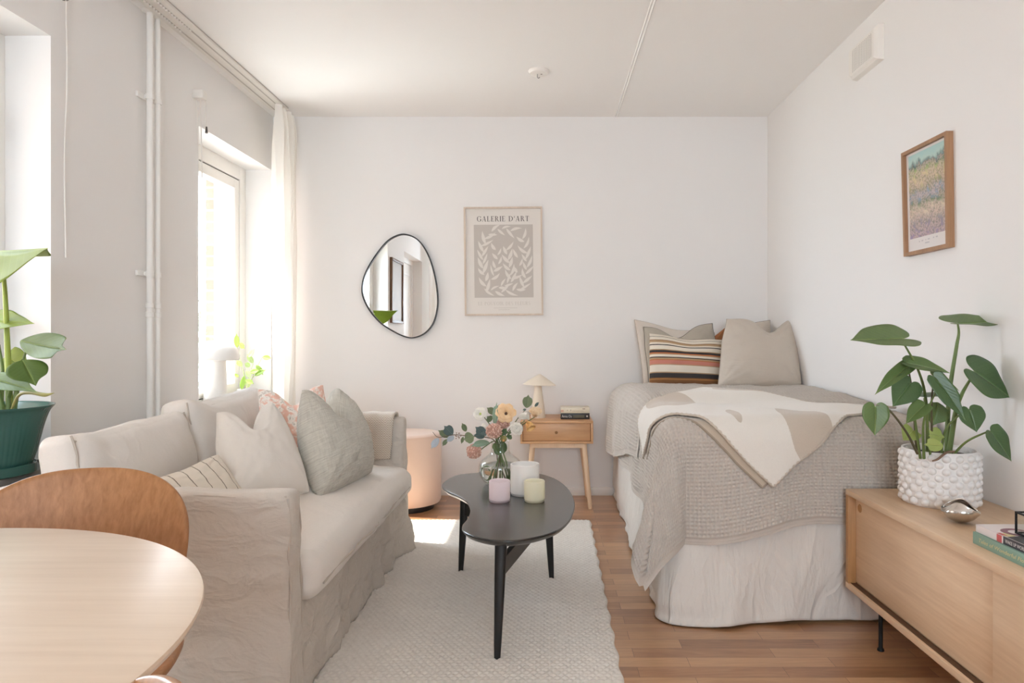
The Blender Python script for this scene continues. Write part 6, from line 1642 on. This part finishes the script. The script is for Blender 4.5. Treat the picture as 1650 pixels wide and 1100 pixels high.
# black-edged glass box
gb = thing('glass_box', 'black metal edged glass box on top of the sideboard books', 'box', (1.24, 1.645, wz1+0.001))
gx0, gx1, gy0, gy1, gz0, gz1 = 1.172, 1.285, 1.59, 1.705, wz1+0.0012, wz1+0.056; ew = 0.004
bm = bmesh.new()
for a in (gx0, gx1-ew):
    for b in (gy0, gy1-ew): bm_box(bm, a, a+ew, b, b+ew, gz0, gz1)
for z in (gz0, gz1-ew):
    for a in (gx0, gx1-ew): bm_box(bm, a, a+ew, gy0+ew, gy1-ew, z, z+ew)
    for b in (gy0, gy1-ew): bm_box(bm, gx0+ew, gx1-ew, b, b+ew, z, z+ew)
from_bm('frame', bm, plain('black_edge', (24, 23, 23), 0.4, 0.3), gb, smooth=False)
bm = bmesh.new()
for d in ((gx0+ew*.4, gx0+ew*.6, gy0+ew, gy1-ew, gz0+ew, gz1-ew), (gx1-ew*.6, gx1-ew*.4, gy0+ew, gy1-ew, gz0+ew, gz1-ew), (gx0+ew, gx1-ew, gy0+ew*.4, gy0+ew*.6, gz0+ew, gz1-ew), (gx0+ew, gx1-ew, gy1-ew*.6, gy1-ew*.4, gz0+ew, gz1-ew), (gx0+ew, gx1-ew, gy0+ew, gy1-ew, gz1-ew*.6, gz1-ew*.4)): bm_box(bm, *d)
from_bm('glass_panel', bm, M['pane'], gb, smooth=False)

# steel bowl with a pinched rim
sbx, sby = 1.212, 1.995
sbw = thing('metal_bowl', 'small shiny steel bowl with a folded rim beside the white pot', 'bowl', (sbx, sby, S0))
n_v, n_u = 26, 64; v = np.linspace(0, 1, n_v); u = np.linspace(0, 2*PI, n_u, endpoint=False); Vv, Uu = np.meshgrid(v, u, indexing='ij')
br = 0.052; ang = Vv*1.62
rad = br*np.sin(ang); zz = br*(1-np.cos(ang))*0.92
pin = np.cos(Uu-0.6)**2          # two opposite lips fold inwards
rad = rad*(1-0.42*pin*sstep(0.72, 1.0, Vv)); zz = zz+0.014*np.sin(Uu*2-0.2)*sstep(0.6, 1.0, Vv)
A = np.stack([sbx+rad*np.cos(Uu), sby+rad*np.sin(Uu), S0+0.0005+zz], -1)
steel = plain('polished_steel', (206, 200, 194), 0.14, 1.0)
o = from_grid('bowl_shell', A, steel, sbw, closev=True, flip=True); solidify(o, 0.0018, -1)
# ------------------------------------------------------------------ outdoors
struct(box('ground_outside', (-40, XO-0.02, -25, 30, -3.2, -3.0), plain('pale_paving', (206, 200, 190), 0.9), bev=0))
tr = thing('tree', 'pale leafy tree outside the far window', 'tree', (-7.2, 13.6, -3.0))
tube('trunk', [(-7.2, 13.6, -3.0), (-7.15, 13.6, -1.5), (-7.2, 13.6, 0.2)], 0.14, plain('bark', (120, 100, 82), 0.9), tr, 12, 4)
bm = bmesh.new(); r3 = random.Random(2)
for i in range(700):
    d = np.array([r3.gauss(0, 1), r3.gauss(0, 1), r3.gauss(0, 1)]); d /= np.linalg.norm(d)
    c = np.array([-7.2, 13.6, 0.3])+d*np.array([1.5, 1.5, 1.5])*r3.uniform(0.5, 1.0)**0.5
    q_ = [Vector(c)+Vector((r3.uniform(-.12, .12), r3.uniform(-.12, .12), r3.uniform(-.12, .12))) for _ in range(3)]
    bm.faces.new([bm.verts.new(p) for p in q_])
tag(from_bm('foliage', bm, plain('tree_green', (120, 142, 88), 0.8), tr, smooth=False), kind='stuff')

struct(box('light_blocker_wall', (-7.0, -6.6, -14.0, 3.5, -3.0, 9.0), plain('blocker_brown', (150, 128, 114), 0.9, var=0.05), bev=0))  # unseen wall added to hold sky and sun back from the near window
